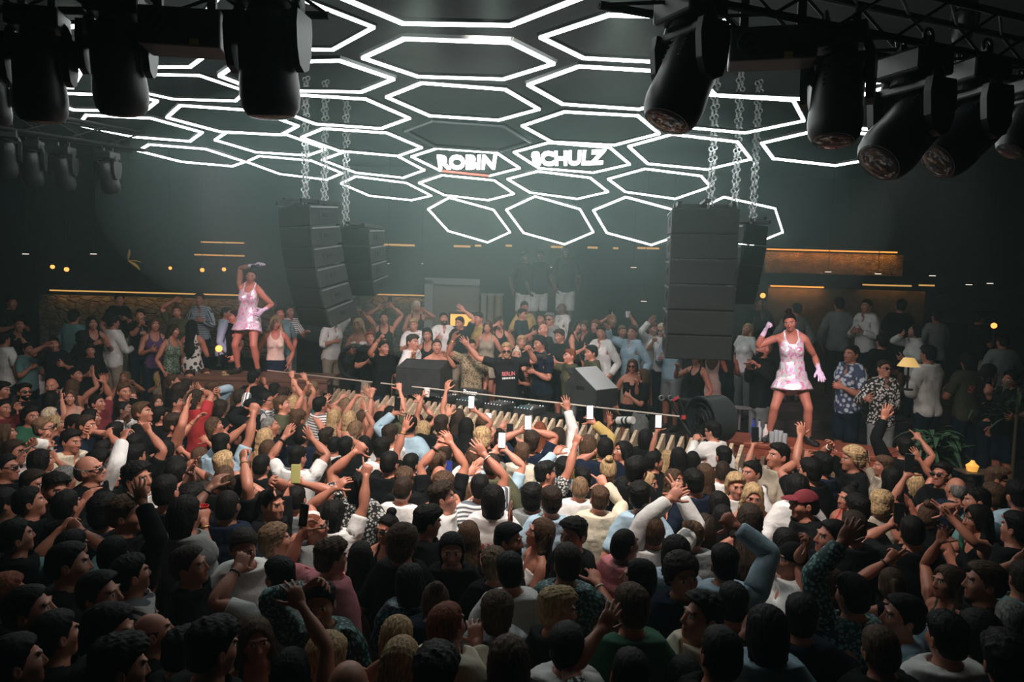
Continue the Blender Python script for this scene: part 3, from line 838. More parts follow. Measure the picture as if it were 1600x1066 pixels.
# ------------------------------------------------------------------ hexagon lights
HEX = '''515,-11 592,-58 835,-55 915,-6 798,40 629,37
567,91 632,61 798,67 865,100 787,124 653,120
604,152 659,130 789,140 842,171 779,188 671,181
633,206 676,190 787,198 829,223 782,237 680,230 off
643,245 683,232 776,239 812,263 765,275 688,267 ROBIN
655,286 691,274 772,282 803,303 763,313 694,305
669,327 702,309 771,328 797,363 762,379 700,361
845,59 951,24 1128,28 1166,60 1100,101 911,91
825,133 905,104 1055,113 1095,145 999,171 879,163
816,197 882,175 996,181 1030,209 960,227 862,222
803,238 858,223 953,231 984,257 927,270 842,263 SCHULZ
793,280 840,268 922,278 950,300 902,311 828,301
791,328 836,307 906,327 927,363 882,382 818,364
1070,100 1150,70 1360,79 1376,128 1250,155 1117,149
1028,170 1100,148 1239,157 1256,189 1164,208 1059,198
1293,165 1395,134 1512,143 1540,175 1420,208 1298,197
1190,224 1282,203 1388,212 1396,243 1305,259 1208,248
982,229 1050,210 1152,222 1173,249 1105,265 1012,256
950,280 1008,264 1095,275 1110,292 1055,311 977,300
927,329 978,308 1052,328 1078,362 1018,383 948,364
1085,330 1131,308 1211,326 1223,363 1170,385 1105,365
310,35 345,-8 463,-4 584,43 520,78 372,76
343,119 372,99 530,95 615,124 565,144 400,141
420,167 458,148 571,155 640,185 596,201 493,194
471,215 505,201 605,208 659,231 622,244 530,236
503,250 545,235 621,244 663,266 630,278 556,270
533,287 556,276 635,286 674,306 643,313 577,306
261,184 282,165 400,173 466,197 439,211 344,206
336,219 354,207 449,211 510,233 481,243 400,238
385,253 405,244 486,251 535,271 510,281 437,272
123,196 135,180 236,185 316,207 297,221 208,214
216,236 233,226 321,233 383,253 363,260 284,253
80,160 95,146 213,150 246,158 226,174 115,172
180,135 205,116 311,118 385,143 368,158 270,155
150,85 180,60 290,62 320,88 297,105 195,105
-40,112 -10,98 105,103 129,109 113,137 0,130
8,72 60,42 190,42 240,62 190,92 60,92'''.split('\n')
m_tube = mat('white_light_tube', (.9, 1, .98), .4, emit=HEXE, ecol=(.93, 1.0, .98))
m_off = mat('unlit_light_tube', (.20, .24, .24), .4)
m_red = mat('red_light_tube', (.8, .1, .08), .4, emit=HEXE * .25, ecol=(1, .12, .08))
ROWW = ['nearest', 'second', 'third', 'fourth', 'fifth', 'sixth', 'seventh']
HL = ['cut by the top edge of the view, above the centre row', 'second of the centre row running towards the booth', 'third of the centre row running towards the booth',
 'unlit, just behind the one lettered ROBIN', 'lettered ROBIN', 'directly below the one lettered ROBIN', 'upright one hanging lowest below the lettering, at its left end',
 'beside the big moving light at the top of the right half', 'second behind the big moving light in the right half', 'directly above the one lettered SCHULZ', 'lettered SCHULZ', 'directly below the one lettered SCHULZ', 'upright middle one of the lowest row',
 'behind the truss box on the right', 'just below the biggest right-hand moving light', 'behind the two tilted moving lights on the right', 'farthest out on the right, free of everything', 'right of the SCHULZ one, crossed by a chain', 'right of and below SCHULZ, above the speaker array', 'upright one touching the left edge of the right speaker array', 'upright one half hidden behind the right speaker array',
 'nearest one beside the big moving light of the left half', 'second beside the big moving light of the left half', 'third outwards from the ROBIN one in the left half', 'left neighbour of the unlit one', 'left neighbour of the ROBIN one', 'lowest one beside the left speaker chains',
 'large one below the biggest left-hand moving light', 'between the large left one and the left speaker chains', 'crossed by the left speaker chains', 'outermost long one on the left, under the moving lights', 'lowest outermost one on the left', 'behind the middle of the left moving lights', 'showing right of the left moving lights, upper line of two', 'under the truss box on the left', 'at the left edge behind the first moving light', 'topmost at the left behind the truss']
HEXO = []
for i, row in enumerate(HEX):
    t = row.split(); P = [tuple(map(float, q.split(','))) for q in t[:6]]; word = t[6] if len(t) > 6 else ''
    wpx = math.dist(P[0], P[3]); D = F * 1.6 / wpx
    D = {34: 7.4, 35: 6.2, 36: 5.4, 0: 4.7, 15: 6.6, 16: 8.4, 32: 8.2}.get(i, D)
    c = np.mean([ray(*q) for q in P], 0); c = CAM + c * (D / c[1])
    best = None
    for deg in range(-8, 64, 2):
        n = np.array([0, -math.sin(R(deg)), -math.cos(R(deg))])
        Q = []
        for q in P:
            d = ray(*q); s_ = ((c - CAM) @ n) / (d @ n); Q.append(CAM + d * s_)
        Q = np.array(Q)
        if np.any(Q[:, 1] < .5): continue
        wd = np.linalg.norm(Q[3] - Q[0]); hh = np.linalg.norm((Q[1] + Q[2] - Q[4] - Q[5]) / 2)
        e = abs(hh / wd - .80) + .002 * abs(deg)
        if best is None or e < best[0]: best = (e, Q, n)
    Q, n = best[1], best[2]; cc = Q.mean(0)
    o = empty('hexagon_light', tuple(cc)); Q = Q - cc
    off = word == 'off'
    tag(o, ('unlit' if off else 'white') + ' hexagon ceiling light, ' + HL[i].replace('unlit, ', ''), 'light', 'hexagon lights under the ceiling')
    for j in range(6):
        a, b = Q[j], Q[(j + 1) % 6]
        mb = MB(); dv = Vector(b - a); u = dv.normalized(); L_ = dv.length
        rot_ = Matrix((u, Vector(n).cross(u).normalized(), Vector(n))).transposed()
        mb.box(tuple((a + b) / 2), (L_ + .016, .023, .020), rot_)
        mb.build('light_tube', m_off if off else (m_red if word == 'ROBIN' and j == 4 else m_tube), o)
        mb = MB(); mb.box(tuple((a + b) / 2 - n * .024), (L_ + .04, .045, .026), rot_); mb.build('tube_housing', mat('black_metal', (.015, .017, .018), .45, .3), o)
    if word and not off:
        cu = bpy.data.curves.new('lettering', 'FONT'); cu.body = word; cu.align_x = 'CENTER'; cu.align_y = 'CENTER'; cu.size = 1; cu.extrude = .01; cu.offset = .042; cu.resolution_u = 3
        to = bpy.data.objects.new('tmp', cu); C.objects.link(to)
        me = bpy.data.meshes.new_from_object(to.evaluated_get(bpy.context.evaluated_depsgraph_get())); bpy.data.objects.remove(to)
        me.name = 'lettering'; V = verts_of(me)
        u0, u1 = ((684, 254), (775, 254)) if word == 'ROBIN' else ((831, 249), (945, 246))
        hp = 22
        def onp(x, y):
            d = ray(x, y); return CAM + d * (((cc - CAM) @ n) / (d @ n)) - cc
        A, B = onp(*u0), onp(*u1); cen = (A + B) / 2; ux = (B - A); wid = np.linalg.norm(ux); ux = ux / wid
        up_ = onp((u0[0] + u1[0]) / 2, (u0[1] + u1[1]) / 2 - hp / 2) - onp((u0[0] + u1[0]) / 2, (u0[1] + u1[1]) / 2 + hp / 2)
        hgt = np.linalg.norm(up_); up_ = up_ / hgt
        V = (V - [(V[:, 0].max() + V[:, 0].min()) / 2, (V[:, 1].max() + V[:, 1].min()) / 2, 0]) / [np.ptp(V[:, 0]), np.ptp(V[:, 1]), 1]
        V = cen + V[:, :1] * wid * ux + V[:, 1:2] * hgt * up_ + V[:, 2:] * np.array(n)
        me.vertices.foreach_set('co', V.astype(np.float32).ravel()); me.update()
        me.materials.clear(); me.materials.append(mat('lit_letters', (1, .95, .92), .4, emit=HEXE * .35, ecol=(1, .94, .9)))
        lo = bpy.data.objects.new('lettering', me); C.objects.link(lo); lo.parent = o
    HEXO.append(o)

TABLE = '''
@A 0 580 6.663
25,195 m short k 3 tee K 90
255,215 m quiff k 3 tee K 70 gl beard
535,145 m bald k 3 tee N 20 beard
540,285 f long k 3 tee N 178
730,270 f long b 2 tank S 30
530,465 f bob w 2 tank S 150; 650,255 v
790,40 m quiff k 3 tee K 80
915,80 f long d 3 tank K 40
760,150 f long b 3 tank S 178; 985,0 o
1010,330 m short k 3 tee M 90; 1085,70 r
1300,60 f wavy l 3 tank K 10; 1400,115 p
1290,205 m short b 2 tee K 60
1370,265 f bun b 2 tee W 60
1290,400 m buzz k 4 shirt W 90; 1340,505 f
1480,430 m side b 3 tee K 90
325,465 m shag k 3 tee E 80
30,385 m short k 3 tee M 90; 215,350 g phone w
460,590 m short l 2 tee N 90 gl; 440,690 f
780,560 m short k 4 tee N 85
740,725 m short k 3 shirt C 60
575,545 f wavy y 2 tank C 120
150,840 m shag d 3 shirt W 100; 380,700 r
60,640 f long b 3 tank Y 120
60,1000 m short k 3 tee K 80 gl
930,1015 m fringe g 2 tee K 80 gl
430,930 f long k 3 tank K 140; 605,880 r; 490,780 p
1080,830 m short k 3 tee K 150; 1150,615 r
1415,905 m short k 3 tee K 170
1400,765 m crop k 3 tee K 178
1040,965 m short k 3 shirt W 120; 1310,650 c watch
1205,640 m short k 3 tee K 170
900,565 m short d 3 tee N 100; 960,600 f
950,480 f long k 3 tank K 120; 935,395 f
405,-45 m short k 3 tee W 20
@B 200 580 6.663
305,320 f long d 2 tee K 60
330,460 m short k 3 tee K 150
340,60 f bob y 2 tank S 150; 235,95 f
430,130 f wavy b 2 tank S 160
470,100 m short b 2 tee K 120
640,60 m short d 2 tee K 20
545,220 f afro d 3 tee O 170
500,330 m short k 3 tee N 120
480,560 m short d 3 tank K 120; 625,320 o; 715,500 r
720,290 m shag d 3 tee R 150; 755,155 o
810,35 m short b 3 tee B 60
620,150 m short d 2 shirt B 140
885,200 m short b 2 shirt B 90; 945,170 f
1020,85 f bun y 2 tank C 150; 1060,130 o
1170,270 m short d 3 tee K 160
1310,70 m short k 3 tee K 170; 1430,110 f; 1245,150 g phone w
1440,300 m short k 3 shirt Ws 100 gl; 1225,200 r; 1510,330 r
960,400 f afro d 3 tee K 150
900,570 f shag b 3 tank K 120; 975,560 f; 1080,560 f
1290,370 m cap K 2 shirt K 100; 1180,355 f
970,770 m short k 3 tee B 170; 1330,385 f; 1390,400 f
1000,965 m side y 2 tee B 170
75,890 m short k 3 tee K 170; 225,570 p
400,820 f long k 3 tee K 170; 590,805 f
500,1010 m short k 3 tee K 170; 700,970 p
760,880 f long b 3 tank K 160; 820,690 r
1430,690 f wavy y 3 tank C 160
1460,810 f long b 3 tank K 170
1390,985 m short k 3 tee K 170
1480,570 m buzz g 3 tee K 120
@C 400 580 6.663
195,200 m short k 3 tee K 170
270,350 m short b 2 tee O 90; 520,205 r
290,250 m short d 2 tee O 150; 385,20 f
400,330 f long y 2 tank S 160; 410,105 f
450,260 f long b 2 tank S 160; 520,50 r
590,190 m curly l 2 tee T 150
670,355 m short k 3 tee Ws 150; 720,305 o
430,500 m quiff b 3 tee K 170
480,660 m buzz k 4 tee N 175
430,900 m crop k 3 tee W 170; 290,640 o watch; 590,645 o
740,690 m quiff d 3 tee K 150
820,470 f long y 2 tank S 165; 700,305 o
930,350 f wavy l 2 tank S 165; 880,270 o
980,500 f wavy y 2 tank S 165; 1090,155 g phone k; 1245,110 g
1110,480 f long b 3 tank K 165; 1180,215 o
1040,600 f wavy l 3 tank P 160; 1140,355 o
1290,500 f long k 3 tank K 170; 1290,380 r
1400,440 f long k 2 tee O 170; 1500,145 g
1130,760 f longer k 3 tank K 175
930,800 m short k 3 tee K 175; 960,655 f
1310,820 m short k 3 tee W 175
1400,670 m short d 3 tee W 150
1390,960 m short k 3 shirt K 170; 1310,1010 f
820,775 m short k 3 tee W 175
690,900 f long b 3 tank K 175; 590,950 f
@D 600 600 6.663
280,830 m short k 3 tee K 170; 235,300 o
270,430 m short k 3 shirt B 165; 95,260 g phone k
410,480 f bob y 2 tee K 175; 345,545 r
350,390 f long d 3 tank K 170; 385,150 r
480,420 f bun d 3 tank K 170; 405,75 g cup
770,340 f long d 3 tank S 170; 645,25 r
860,440 f long k 3 tee N 175; 650,290 o; 950,230 g phone w
600,430 m short d 3 tee K 170; 510,375 o
1020,570 m curly y 2 tee K 178
1035,400 f wavy b 3 tank K 170; 1110,430 g phone w
1215,560 f bun d 3 tank K 175; 1215,430 o
1305,620 f long k 3 tank K 175; 1350,525 g phone k
1200,930 m crop g 2 tee B 178; 1150,660 g; 1265,640 g phone w
1000,1080 m short k 3 tee Ws 178; 1035,670 o
930,745 m buzz b 2 tee W 175
1125,830 m buzz d 3 tee O 178
580,960 m bald k 3 tee K 178; 570,590 r watch; 700,560 r
560,830 m side b 3 tee K 170; 700,970 g phone n
640,720 m short d 3 tee K 178
950,1120 f long l 3 tank Ws 178; 890,890 o
210,1010 m quiff b 3 tee K 175
620,1060 m curly b 3 tank K 175
1435,720 m short b 3 shirt C 178
1530,610 m short d 3 tee N 178; 1430,440 g; 1545,430 g phone w
@E 800 610 6.663
290,410 f long r 3 tank K 170
480,490 m shag d 3 shirt W 178; 580,115 o
790,580 m shag b 3 shirt Y 178; 845,280 g phone w
350,870 m short k 3 tee Kp 130; 700,470 p
540,820 m curly k 3 shirt B 175; 450,615 r
1150,630 f long k 3 tube P -70; 1005,310 o
1390,500 m shag k 3 tee K 178
1000,810 f bun y 2 tank C 178
1150,1010 f long k 3 tank K 178
1300,840 m short k 2 tee K 150
1480,740 m short k 3 tee K 110
1410,960 f wavy y 3 tank K 60
705,1010 m buzz l 2 shirt W 178
740,925 m short k 3 tee K 178
970,610 m short k 3 tee N 175; 905,590 g phone k
@F 1000 630 6.663
280,570 f long y 3 tank K 178; 190,115 g phone w
760,290 m short k 2 shirt W -150 gl; 560,375 g glass
550,590 f long k 3 tank K 178
400,560 f long k 3 tank K 178
360,790 f wavy b 3 tank K 40
570,830 m short k 3 tee N 178
670,740 f long b 3 tank S 178
870,560 m short k 3 tee K 178
860,700 m buzz d 3 shirt W 178
1000,850 f bob y 2 tee W 0
1160,720 m short k 3 tee W -80
1180,960 f wavy y 3 tank K -15
1440,545 m short k 3 tee S -80
1370,730 f long k 3 tank K 178; 1170,390 g phone k
815,1040 f long k 3 tank K 178
@G 1200 640 6.663
300,820 m shag k 3 shirt W 178
560,580 m short k 3 tee N -160; 320,215 r; 500,670 r
440,640 m short k 3 tee K -170; 350,465 r
880,510 m curly y 3 tee K -90; 620,335 r
1200,580 m short b 3 shirt S -100; 1030,580 g phone w
1280,710 f long k 3 tank K 178
840,910 f bun k 3 tank R -80
380,980 m cap M 3 tee K -100
1180,985 f curly y 3 tank S 150
940,1040 m short k 3 tee K 178
1420,400 m short k 3 shirt K 170; 1195,40 o
@H 1380 660 7.25
290,330 f long d 3 tank K 170; 420,150 p
510,1040 f bun b 3 tank K 150; 250,540 g phone k
665,590 m short k 3 tee K -70 gl
820,740 m fringe g 3 tee N 178
355,690 f bob y 3 tank K -160; 410,370 o
1240,830 m side b 3 tee T 178
1300,650 m short b 3 tee K 40 gl
1060,890 m short k 3 tee E -120
1540,830 m short k 3 tee B 170
@I 0 720 6.663
300,430 m short k 3 shirt K 120
350,240 m short d 2 tee K 90
570,285 m short k 3 tee K 60 beard
1130,150 f long k 3 tee K 90
1430,180 m quiff k 3 tee W 90; 2050,45 o
690,470 m short k 3 tee K 170
1090,530 m curly k 3 tee N 170; 850,385 r
740,900 m short k 3 tee T 175; 640,660 f; 830,655 f
1310,560 m quiff b 3 tee K 120
30,450 m short k 3 tee G 150
150,790 m short k 3 tee K 150
680,190 f curly g 3 tee K 150
1180,980 m short k 3 shirt K 170; 1500,345 o
@J 200 720 6.663
390,330 m short k 3 tee K 170
510,140 m short k 3 tee K 170
600,560 m shag k 3 tee G 150; 810,600 g cup
670,390 m curly k 3 tee K 170
1040,460 m buzz k 4 tee N 178; 860,225 r
1000,170 m buzz b 3 tee K 178; 1180,155 f
1190,310 m short d 3 tee K 120; 1205,-80 f
800,330 f long d 3 tank K 170
1200,900 m side d 3 tee W 15
@K 400 720 6.663
160,450 m short k 3 tee K 80; 180,150 f
210,830 m curly l 3 tee W 120; 385,900 r
420,400 m short k 3 tee G 178; 365,175 g; 475,170 g phone y
600,690 m buzz r 3 tee G 90 gl
780,1010 m quiff b 3 tee P 150; 450,690 g phone k
810,560 m shag k 3 tee W 170; 1180,50 p; 850,220 r
1090,260 m shag k 3 tee Kp 178; 1045,-160 f
1530,300 m short d 3 tee W 178
1370,700 f bun k 3 tank K -20 gl
1090,990 f longer k 3 tank K 178
1530,860 m curly b 3 tee K 170
@L 1380 780 7.25
330,370 m short k 3 tee K 178; 85,235 g phone k
1060,210 f long k 3 tank K -90; 810,10 p; 710,140 v
730,930 f long b 3 tank O -90; 645,380 r
1150,940 m short b 3 tee K -120
1520,340 m short k 3 tee K -150; 1485,230 f
1590,900 m short d 3 tee T 178; 1500,660 o
100,960 f pony b 3 tank K 178; 70,625 v
@M 600 730 3.1733
290,150 m quiff d 2 tee W 90; 400,195 r
215,270 m quiff k 2 tee K 120
335,410 m shag k 2 tee K -10
420,330 f longer b 3 tank K 178
540,160 m shag k 2 tee Wr 178
735,150 m curly k 3 tee G 178
830,170 m side d 2 shirt B 178
620,360 m short k 3 tank K 90 beard; 622,255 o
775,320 f longer b 3 tube W -80
545,490 m quiff l 3 tee K 178
625,520 m short k 3 tee W 178
560,720 m curly b 3 shirt Pl 178; 620,820 r watch
860,710 m quiff y 3 tee K 110
310,790 m short r 3 shirt C 150; 470,850 r
65,840 f bob y 3 tank K 178
85,960 f long y 3 tank K 178
130,570 f shag k 3 tee Np 178
255,660 f bun b 3 tee N 178
620,970 f bob b 3 tee K 178
250,1040 m short k 3 tee K 178
910,900 m short k 3 tee W 178
910,480 m short d 3 tee Tp 178; 1068,560 r
@N 880 730 3.1733
50,335 m quiff k 2 tee K -50 beard
180,160 m crop b 2 shirt C 178; 203,60 p
380,150 m short k 3 tee B 178
305,380 m buzz k 4 tee P 130
445,310 m buzz b 2 shirt W 178; 545,125 r; 590,105 v
400,270 f bun k 2 tank K 178
370,540 f long k 3 tank K -100; 230,580 c
340,700 m short b 3 tee E 178
330,1030 m short k 3 tee Kp 178; 190,755 o
555,430 m shag k 3 shirt B 178
590,535 m curly d 3 tee N 0
645,330 m short b 3 tee G 178
790,250 f long k 3 tank K 178
690,740 m quiff k 2 shirt C -70
800,480 m short k 3 shirt B 178; 855,245 f
840,680 m short k 3 tee N 178
780,930 m short k 3 tee K 178
600,1040 f long k 3 tank K 178
700,300 f bob d 3 tank K 178
920,250 f long d 3 tank K 178
@O 1080 640 4.1
640,950 m bandana K 3 shirt W -90
600,850 f long k 3 tank K 178
1040,760 m short d 3 tee K 178
@P 1150 780 3.728
530,510 f bob b 3 tank W -80; 395,215 p
680,560 m short k 3 shirt Tp 178; 620,195 o
380,690 m short k 3 tee N 178; 560,720 o
180,770 m shag k 3 tee B 178; 65,745 r watch
840,880 m short b 3 tee K 178
560,220 m short k 3 tee K -90
@Q 0 760 3.484
30,590 m short r 3 tee K 150
160,670 m short k 3 tee K 110; 350,905 r
375,420 m short k 3 tee K 120
710,480 m short k 3 tee Ws 150
545,590 m short k 3 tee K 100
1030,430 m short d 3 tee K 100
830,790 m fringe k 3 tee K 120; 950,840 c
590,790 m short k 3 tee K 100
650,980 m short k 3 tee C 130
80,960 m short k 3 tee K 150
300,810 m short k 3 tee K 150
1000,900 m short k 3 tee K 160
@S 300 760 3.484
480,490 m short k 3 tee W -110 beard; 225,400 c
700,640 m quiff k 3 shirt Tp 20; 640,500 c
350,830 f long b 3 tank K 25
740,930 f afro y 3 tank K 178
540,1000 f long k 3 tank K 178; 590,590 r
850,1095 m bald k 3 tee K 178
110,880 m short k 3 tee K 150
@U 1350 850 4.936
300,560 m short k 3 shirt B -100; 430,560 p
640,720 m short k 3 tee W 178
880,700 m curly k 3 tee T 178
1140,600 m short g 3 tee K 178
1100,920 m short k 3 tee N 178
@V 0 300 3.33 T
620,560 m quiff k 2 tee K 60; 655,665 g glass
730,640 m short d 2 tee K 10; 735,690 f watch; 760,745 g bottle
590,680 m short k 3 shirt W 150
805,690 f long b 3 tank U 40
385,650 m short k 3 tee T 178
1040,560 m short k 3 shirt Bs 0
1000,700 f longer k 3 slip Wp 178
1180,630 m short k 3 shirt B 100
1220,650 m short k 2 tee K -60
920,620 f bun b 2 tee O 20; 905,550 r
905,720 f long d 3 tank Op 60
480,680 f long k 3 tank K 60
100,690 m short k 3 tee K 60; 100,755 v
60,575 m short k 3 tee K 60
20,770 m short k 3 tee W 178
145,820 m short k 3 tee T 60
280,790 m short k 3 tee K 40; 230,790 r
430,760 f afro k 4 tee K 178
470,830 m short k 3 tee K 30
@W 340 360 3.806 T
425,480 m shag k 3 shorty Ws 60; 540,610 r
370,495 m short k 3 tee T 40
345,545 f long y 3 tank C 20
690,520 m short k 3 rolled W 60; 712,490 r
835,560 f long y 3 crop W -10; 872,490 r
990,520 f bun d 2 slip K 10; 955,445 g; 1040,435 g phone k
905,640 m short r 2 tee K 30
985,695 m short k 3 tee K 60; 960,635 f
1165,560 m quiff y 2 tee W 0
1160,665 m short d 2 tee W 60; 1165,745 f
1182,450 f long w 2 tank K 10; 1232,470 g phone w
@X 600 400 4.443 T
415,435 m short k 3 shirt W 0 beard
525,460 m short k 2 tee K -20; 555,360 o
655,435 m short d 2 tee Y -30
365,625 f pony d 2 tube K 10; 440,690 r
300,545 f bob k 3 tank K 0
605,625 m short k 3 shorty Le 20 d=12.2; 470,560 r
720,490 f long b 2 slip S -10
805,460 f long b 2 slip K 0; 785,465 g phone w
850,650 m short y 2 tee DJ 20 gl beard d=11.7 DJ; 560,610 o; 1022,640 g
920,685 f bun w 2 tank K 0 d=12.5
955,595 f bob y 2 tee K 10 d=12.8
960,405 m short k 3 tee N 60
975,355 m short k 3 tee Y 20
1095,435 m short k 3 tee K -30
1152,440 m short g 2 tee G -40 gl
1105,510 m bald k 2 tee K -60
1080,605 m shag k 3 tee N -60 d=12.1
1232,365 m bald k 4 shirt W -60
@Y 800 400 4.4406 T
330,555 m short d 3 tee K -60
438,485 f long k 2 tank K 60
400,695 m crop r 2 tee O -80; 215,695 g camera
550,670 m short k 2 shirt O -70
580,485 m short r 2 tee K -40
622,530 m short d 2 shirt W -30
695,445 f bun y 2 tee K 0; 660,420 g phone w
765,520 m short l 2 tee K 0; 828,405 g cup
838,530 m crop b 2 shirt B -50; 650,495 o
980,505 m short r 2 shirt W 20; 955,440 o
1042,515 m curly w 2 tee W -30 gl; 980,590 f; 1062,720 g cup
835,760 f longer b 3 crop K -10 gl
905,825 f long b 3 tee K -80 gl; 860,885 f
1120,520 m short k 3 shirt B -60; 1155,640 g
1285,700 f long b 3 tank K -60; 1130,770 f
505,485 f long b 2 tank K -30
@Z 1020 300 2.538 T
236,600 f long b 3 slip S 178
300,620 f long k 3 tank N 178
440,605 m bald k 3 shirt K -70 beard; 375,700 r; 412,690 r
375,545 f long y 3 tee W -60
428,440 m short k 4 shirt K 0
570,465 m short k 3 shirt G 178
740,435 m short k 3 shirt G 178
@AA 1280 360 2.9625 T
220,350 m short k 3 shirt W -60
150,570 m short k 3 shorty Bp -60; 140,830 c
300,640 m crop d 2 shirt Ch 0 gl; 210,790 c; 330,830 c
290,515 m short k 3 tee K 178
505,575 m short k 3 shirt W -150
440,465 f longer k 2 shirt W -90; 372,480 o
545,400 m short k 3 shirt G 178
690,605 m shag k 3 tee Or 178
790,655 f long k 3 tank K 60; 800,720 o
885,690 m curly k 3 tee K -90; 905,880 c watch
740,405 m short k 3 tee K 100
380,335 m short k 3 tee K 150
850,515 m short k 3 shirt G 178; 880,600 o
'''
# ------------------------------------------------------------------ the people
SK = {1: (.60, .30, .225), 2: (.52, .225, .150), 3: (.42, .170, .108), 4: (.17, .078, .05), 5: (.09, .045, .03)}
HC = {'k': ((.0065, .0055, .005), 'black'), 'd': ((.028, .018, .012), 'dark brown'), 'b': ((.075, .042, .024), 'brown'), 'l': ((.19, .12, .07), 'light brown'),
      'y': ((.42, .29, .15), 'blond'), 'w': ((.62, .52, .38), 'platinum blond'), 'g': ((.16, .16, .15), 'grey'), 'r': ((.20, .055, .025), 'reddish')}  # the buzzed reddish head has orange light painted in as hair colour
TC = {'K': ((.0045, .0055, .006), 'black'), 'N': ((.008, .014, .030), 'navy'), 'W': ((.78, .79, .77), 'white'), 'C': ((.66, .60, .46), 'cream'), 'G': ((.22, .24, .24), 'grey'),
      'O': ((.07, .075, .04), 'olive'), 'T': ((.12, .24, .24), 'teal'), 'B': ((.36, .52, .62), 'light blue'), 'P': ((.62, .22, .25), 'pink'), 'R': ((.42, .03, .035), 'red'),
      'M': ((.16, .02, .03), 'maroon'), 'Y': ((.50, .36, .12), 'yellow'), 'U': ((.10, .05, .16), 'purple'), 'E': ((.03, .12, .07), 'green'), 'S': ((.36, .31, .24), 'beige'),
      'Ws': (None, 'white striped'), 'Kp': (None, 'black and white patterned'), 'Wp': (None, 'white floral'), 'Wr': (None, 'printed white'), 'Pl': (None, 'plaid'),
      'Np': (None, 'sparkling navy'), 'Tp': (None, 'teal patterned'), 'Op': (None, 'sparkling green'), 'Le': (None, 'leopard print'), 'Bp': (None, 'blue and white printed'),
      'Ch': (None, 'black and white chain-print'), 'DJ': ((.012, .013, .015), 'printed black'), 'Or': (None, 'olive red-printed'), 'Bs': (None, 'blue striped')}
def top_mat(c):
    n = 'cloth_' + c
    if c == 'Ws': return mat(n, (.78, .78, .76), .8, kind='stripe')
    if c == 'Bs': return mat(n, (.45, .55, .62), .8, kind='stripe')
    if c == 'Kp': return mat(n, (.012, .014, .014), .8, ecol=(.55, .58, .55), kind='print', k=2.3)
    if c == 'Ch': return mat(n, (.012, .014, .014), .8, ecol=(.75, .76, .75), kind='print', k=1.3)
    if c == 'Wp': return mat(n, (.62, .62, .58), .8, ecol=(.02, .02, .02), kind='print', k=.6)
    if c == 'Np': return mat(n, (.012, .03, .05), .4, ecol=(.10, .25, .30), kind='print', k=2.5)
    if c == 'Tp': return mat(n, (.015, .05, .05), .7, ecol=(.18, .38, .36), kind='print', k=2)
    if c == 'Op': return mat(n, (.03, .05, .03), .4, ecol=(.25, .36, .26), kind='print', k=2.2)
    if c == 'Le': return mat(n, (.36, .29, .18), .8, ecol=(.06, .045, .03), kind='print', k=2)
    if c == 'Bp': return mat(n, (.05, .07, .14), .8, ecol=(.55, .66, .72), kind='print', k=.7)
    if c == 'Pl': return mat(n, kind='plaid')
    if c == 'Wr': return mat(n, (.78, .79, .77), .8, ecol=(.62, .10, .12), kind='chest')
    if c == 'Or': return mat(n, (.045, .045, .028), .8, ecol=(.55, .12, .10), kind='chest')
    return mat(n, TC[c][0], .85, kind='cloth')
TN = {'tee': 'T-shirt', 'shirt': 'shirt', 'rolled': 'open shirt', 'shorty': 'shirt', 'tank': 'tank-top', 'tube': 'strapless top', 'crop': 'crop top', 'slip': 'dress', 'dress': 'dress', 'hood': 'hoodie'}
HN = {'short': 'short', 'crop': 'cropped', 'quiff': 'quiffed', 'side': 'side-swept', 'buzz': 'buzzed', 'curly': 'curly', 'afro': 'bushy', 'shag': 'shaggy', 'long': 'long', 'longer': 'very long', 'wavy': 'wavy', 'bob': 'bobbed', 'pony': 'ponytailed', 'bun': 'tied-up', 'fringe': 'balding', 'halfup': 'half-up'}
STYLE = {'bob': 'shag'}
def specs_tmpl():
    mb = MB()
    for q in (-1, 1):
        mb.sph((q * .033, -.106, 1.653), 1, (.027, .006, .019), 14)
        mb.box((q * .069, -.050, 1.660), (.006, .115, .007)); mb.box((q * .061, -.104, 1.662), (.016, .010, .006))
    mb.box((0, -.108, 1.660), (.02, .006, .006))
    me = bpy.data.meshes.new('specs'); mb.bm.to_mesh(me); mb.bm.free()
    return template(me, headonly=True)
_T[('specs',)] = None
PEOPLE = []
def parse():
    ox = oy = 0; s_ = 1; stage = False; sec = ''
    for ln in TABLE.strip().split('\n'):
        ln = ln.strip()
        if not ln: continue
        if ln[0] == '@':
            q = ln[1:].split(); sec = q[0]; ox, oy, s_ = map(float, q[1:4]); stage = 'T' in q[4:]; continue
        segs = [q.strip().split() for q in ln.split(';')]
        a = segs[0]; cx, cy = map(float, a[0].split(','))
        p = dict(x=ox + cx / s_, y=oy + cy / s_, fem=a[1] == 'f', hair=a[2], hc=a[3], sk=int(a[4]), top=a[5], tc=a[6], yaw=float(a[7]), ex=a[8:], hands=[], stage=stage, sec=sec, props=[])
        for q in segs[1:]:
            hx, hy = map(float, q[0].split(','))
            g = q[1]; pr = None
            if len(q) > 2 and q[2] in ('cup', 'glass', 'bottle', 'camera'): pr = q[2]
            if len(q) > 2 and q[2] == 'phone': pr = q[3] if len(q) > 3 else 'k'
            if 'watch' in q: p['ex'].append('watch')
            p['hands'].append((ox + hx / s_, oy + hy / s_, g, pr))
        PEOPLE.append(p)
parse()
PEOPLE.sort(key=lambda p: -p['y'])
rnd = random.Random(4)
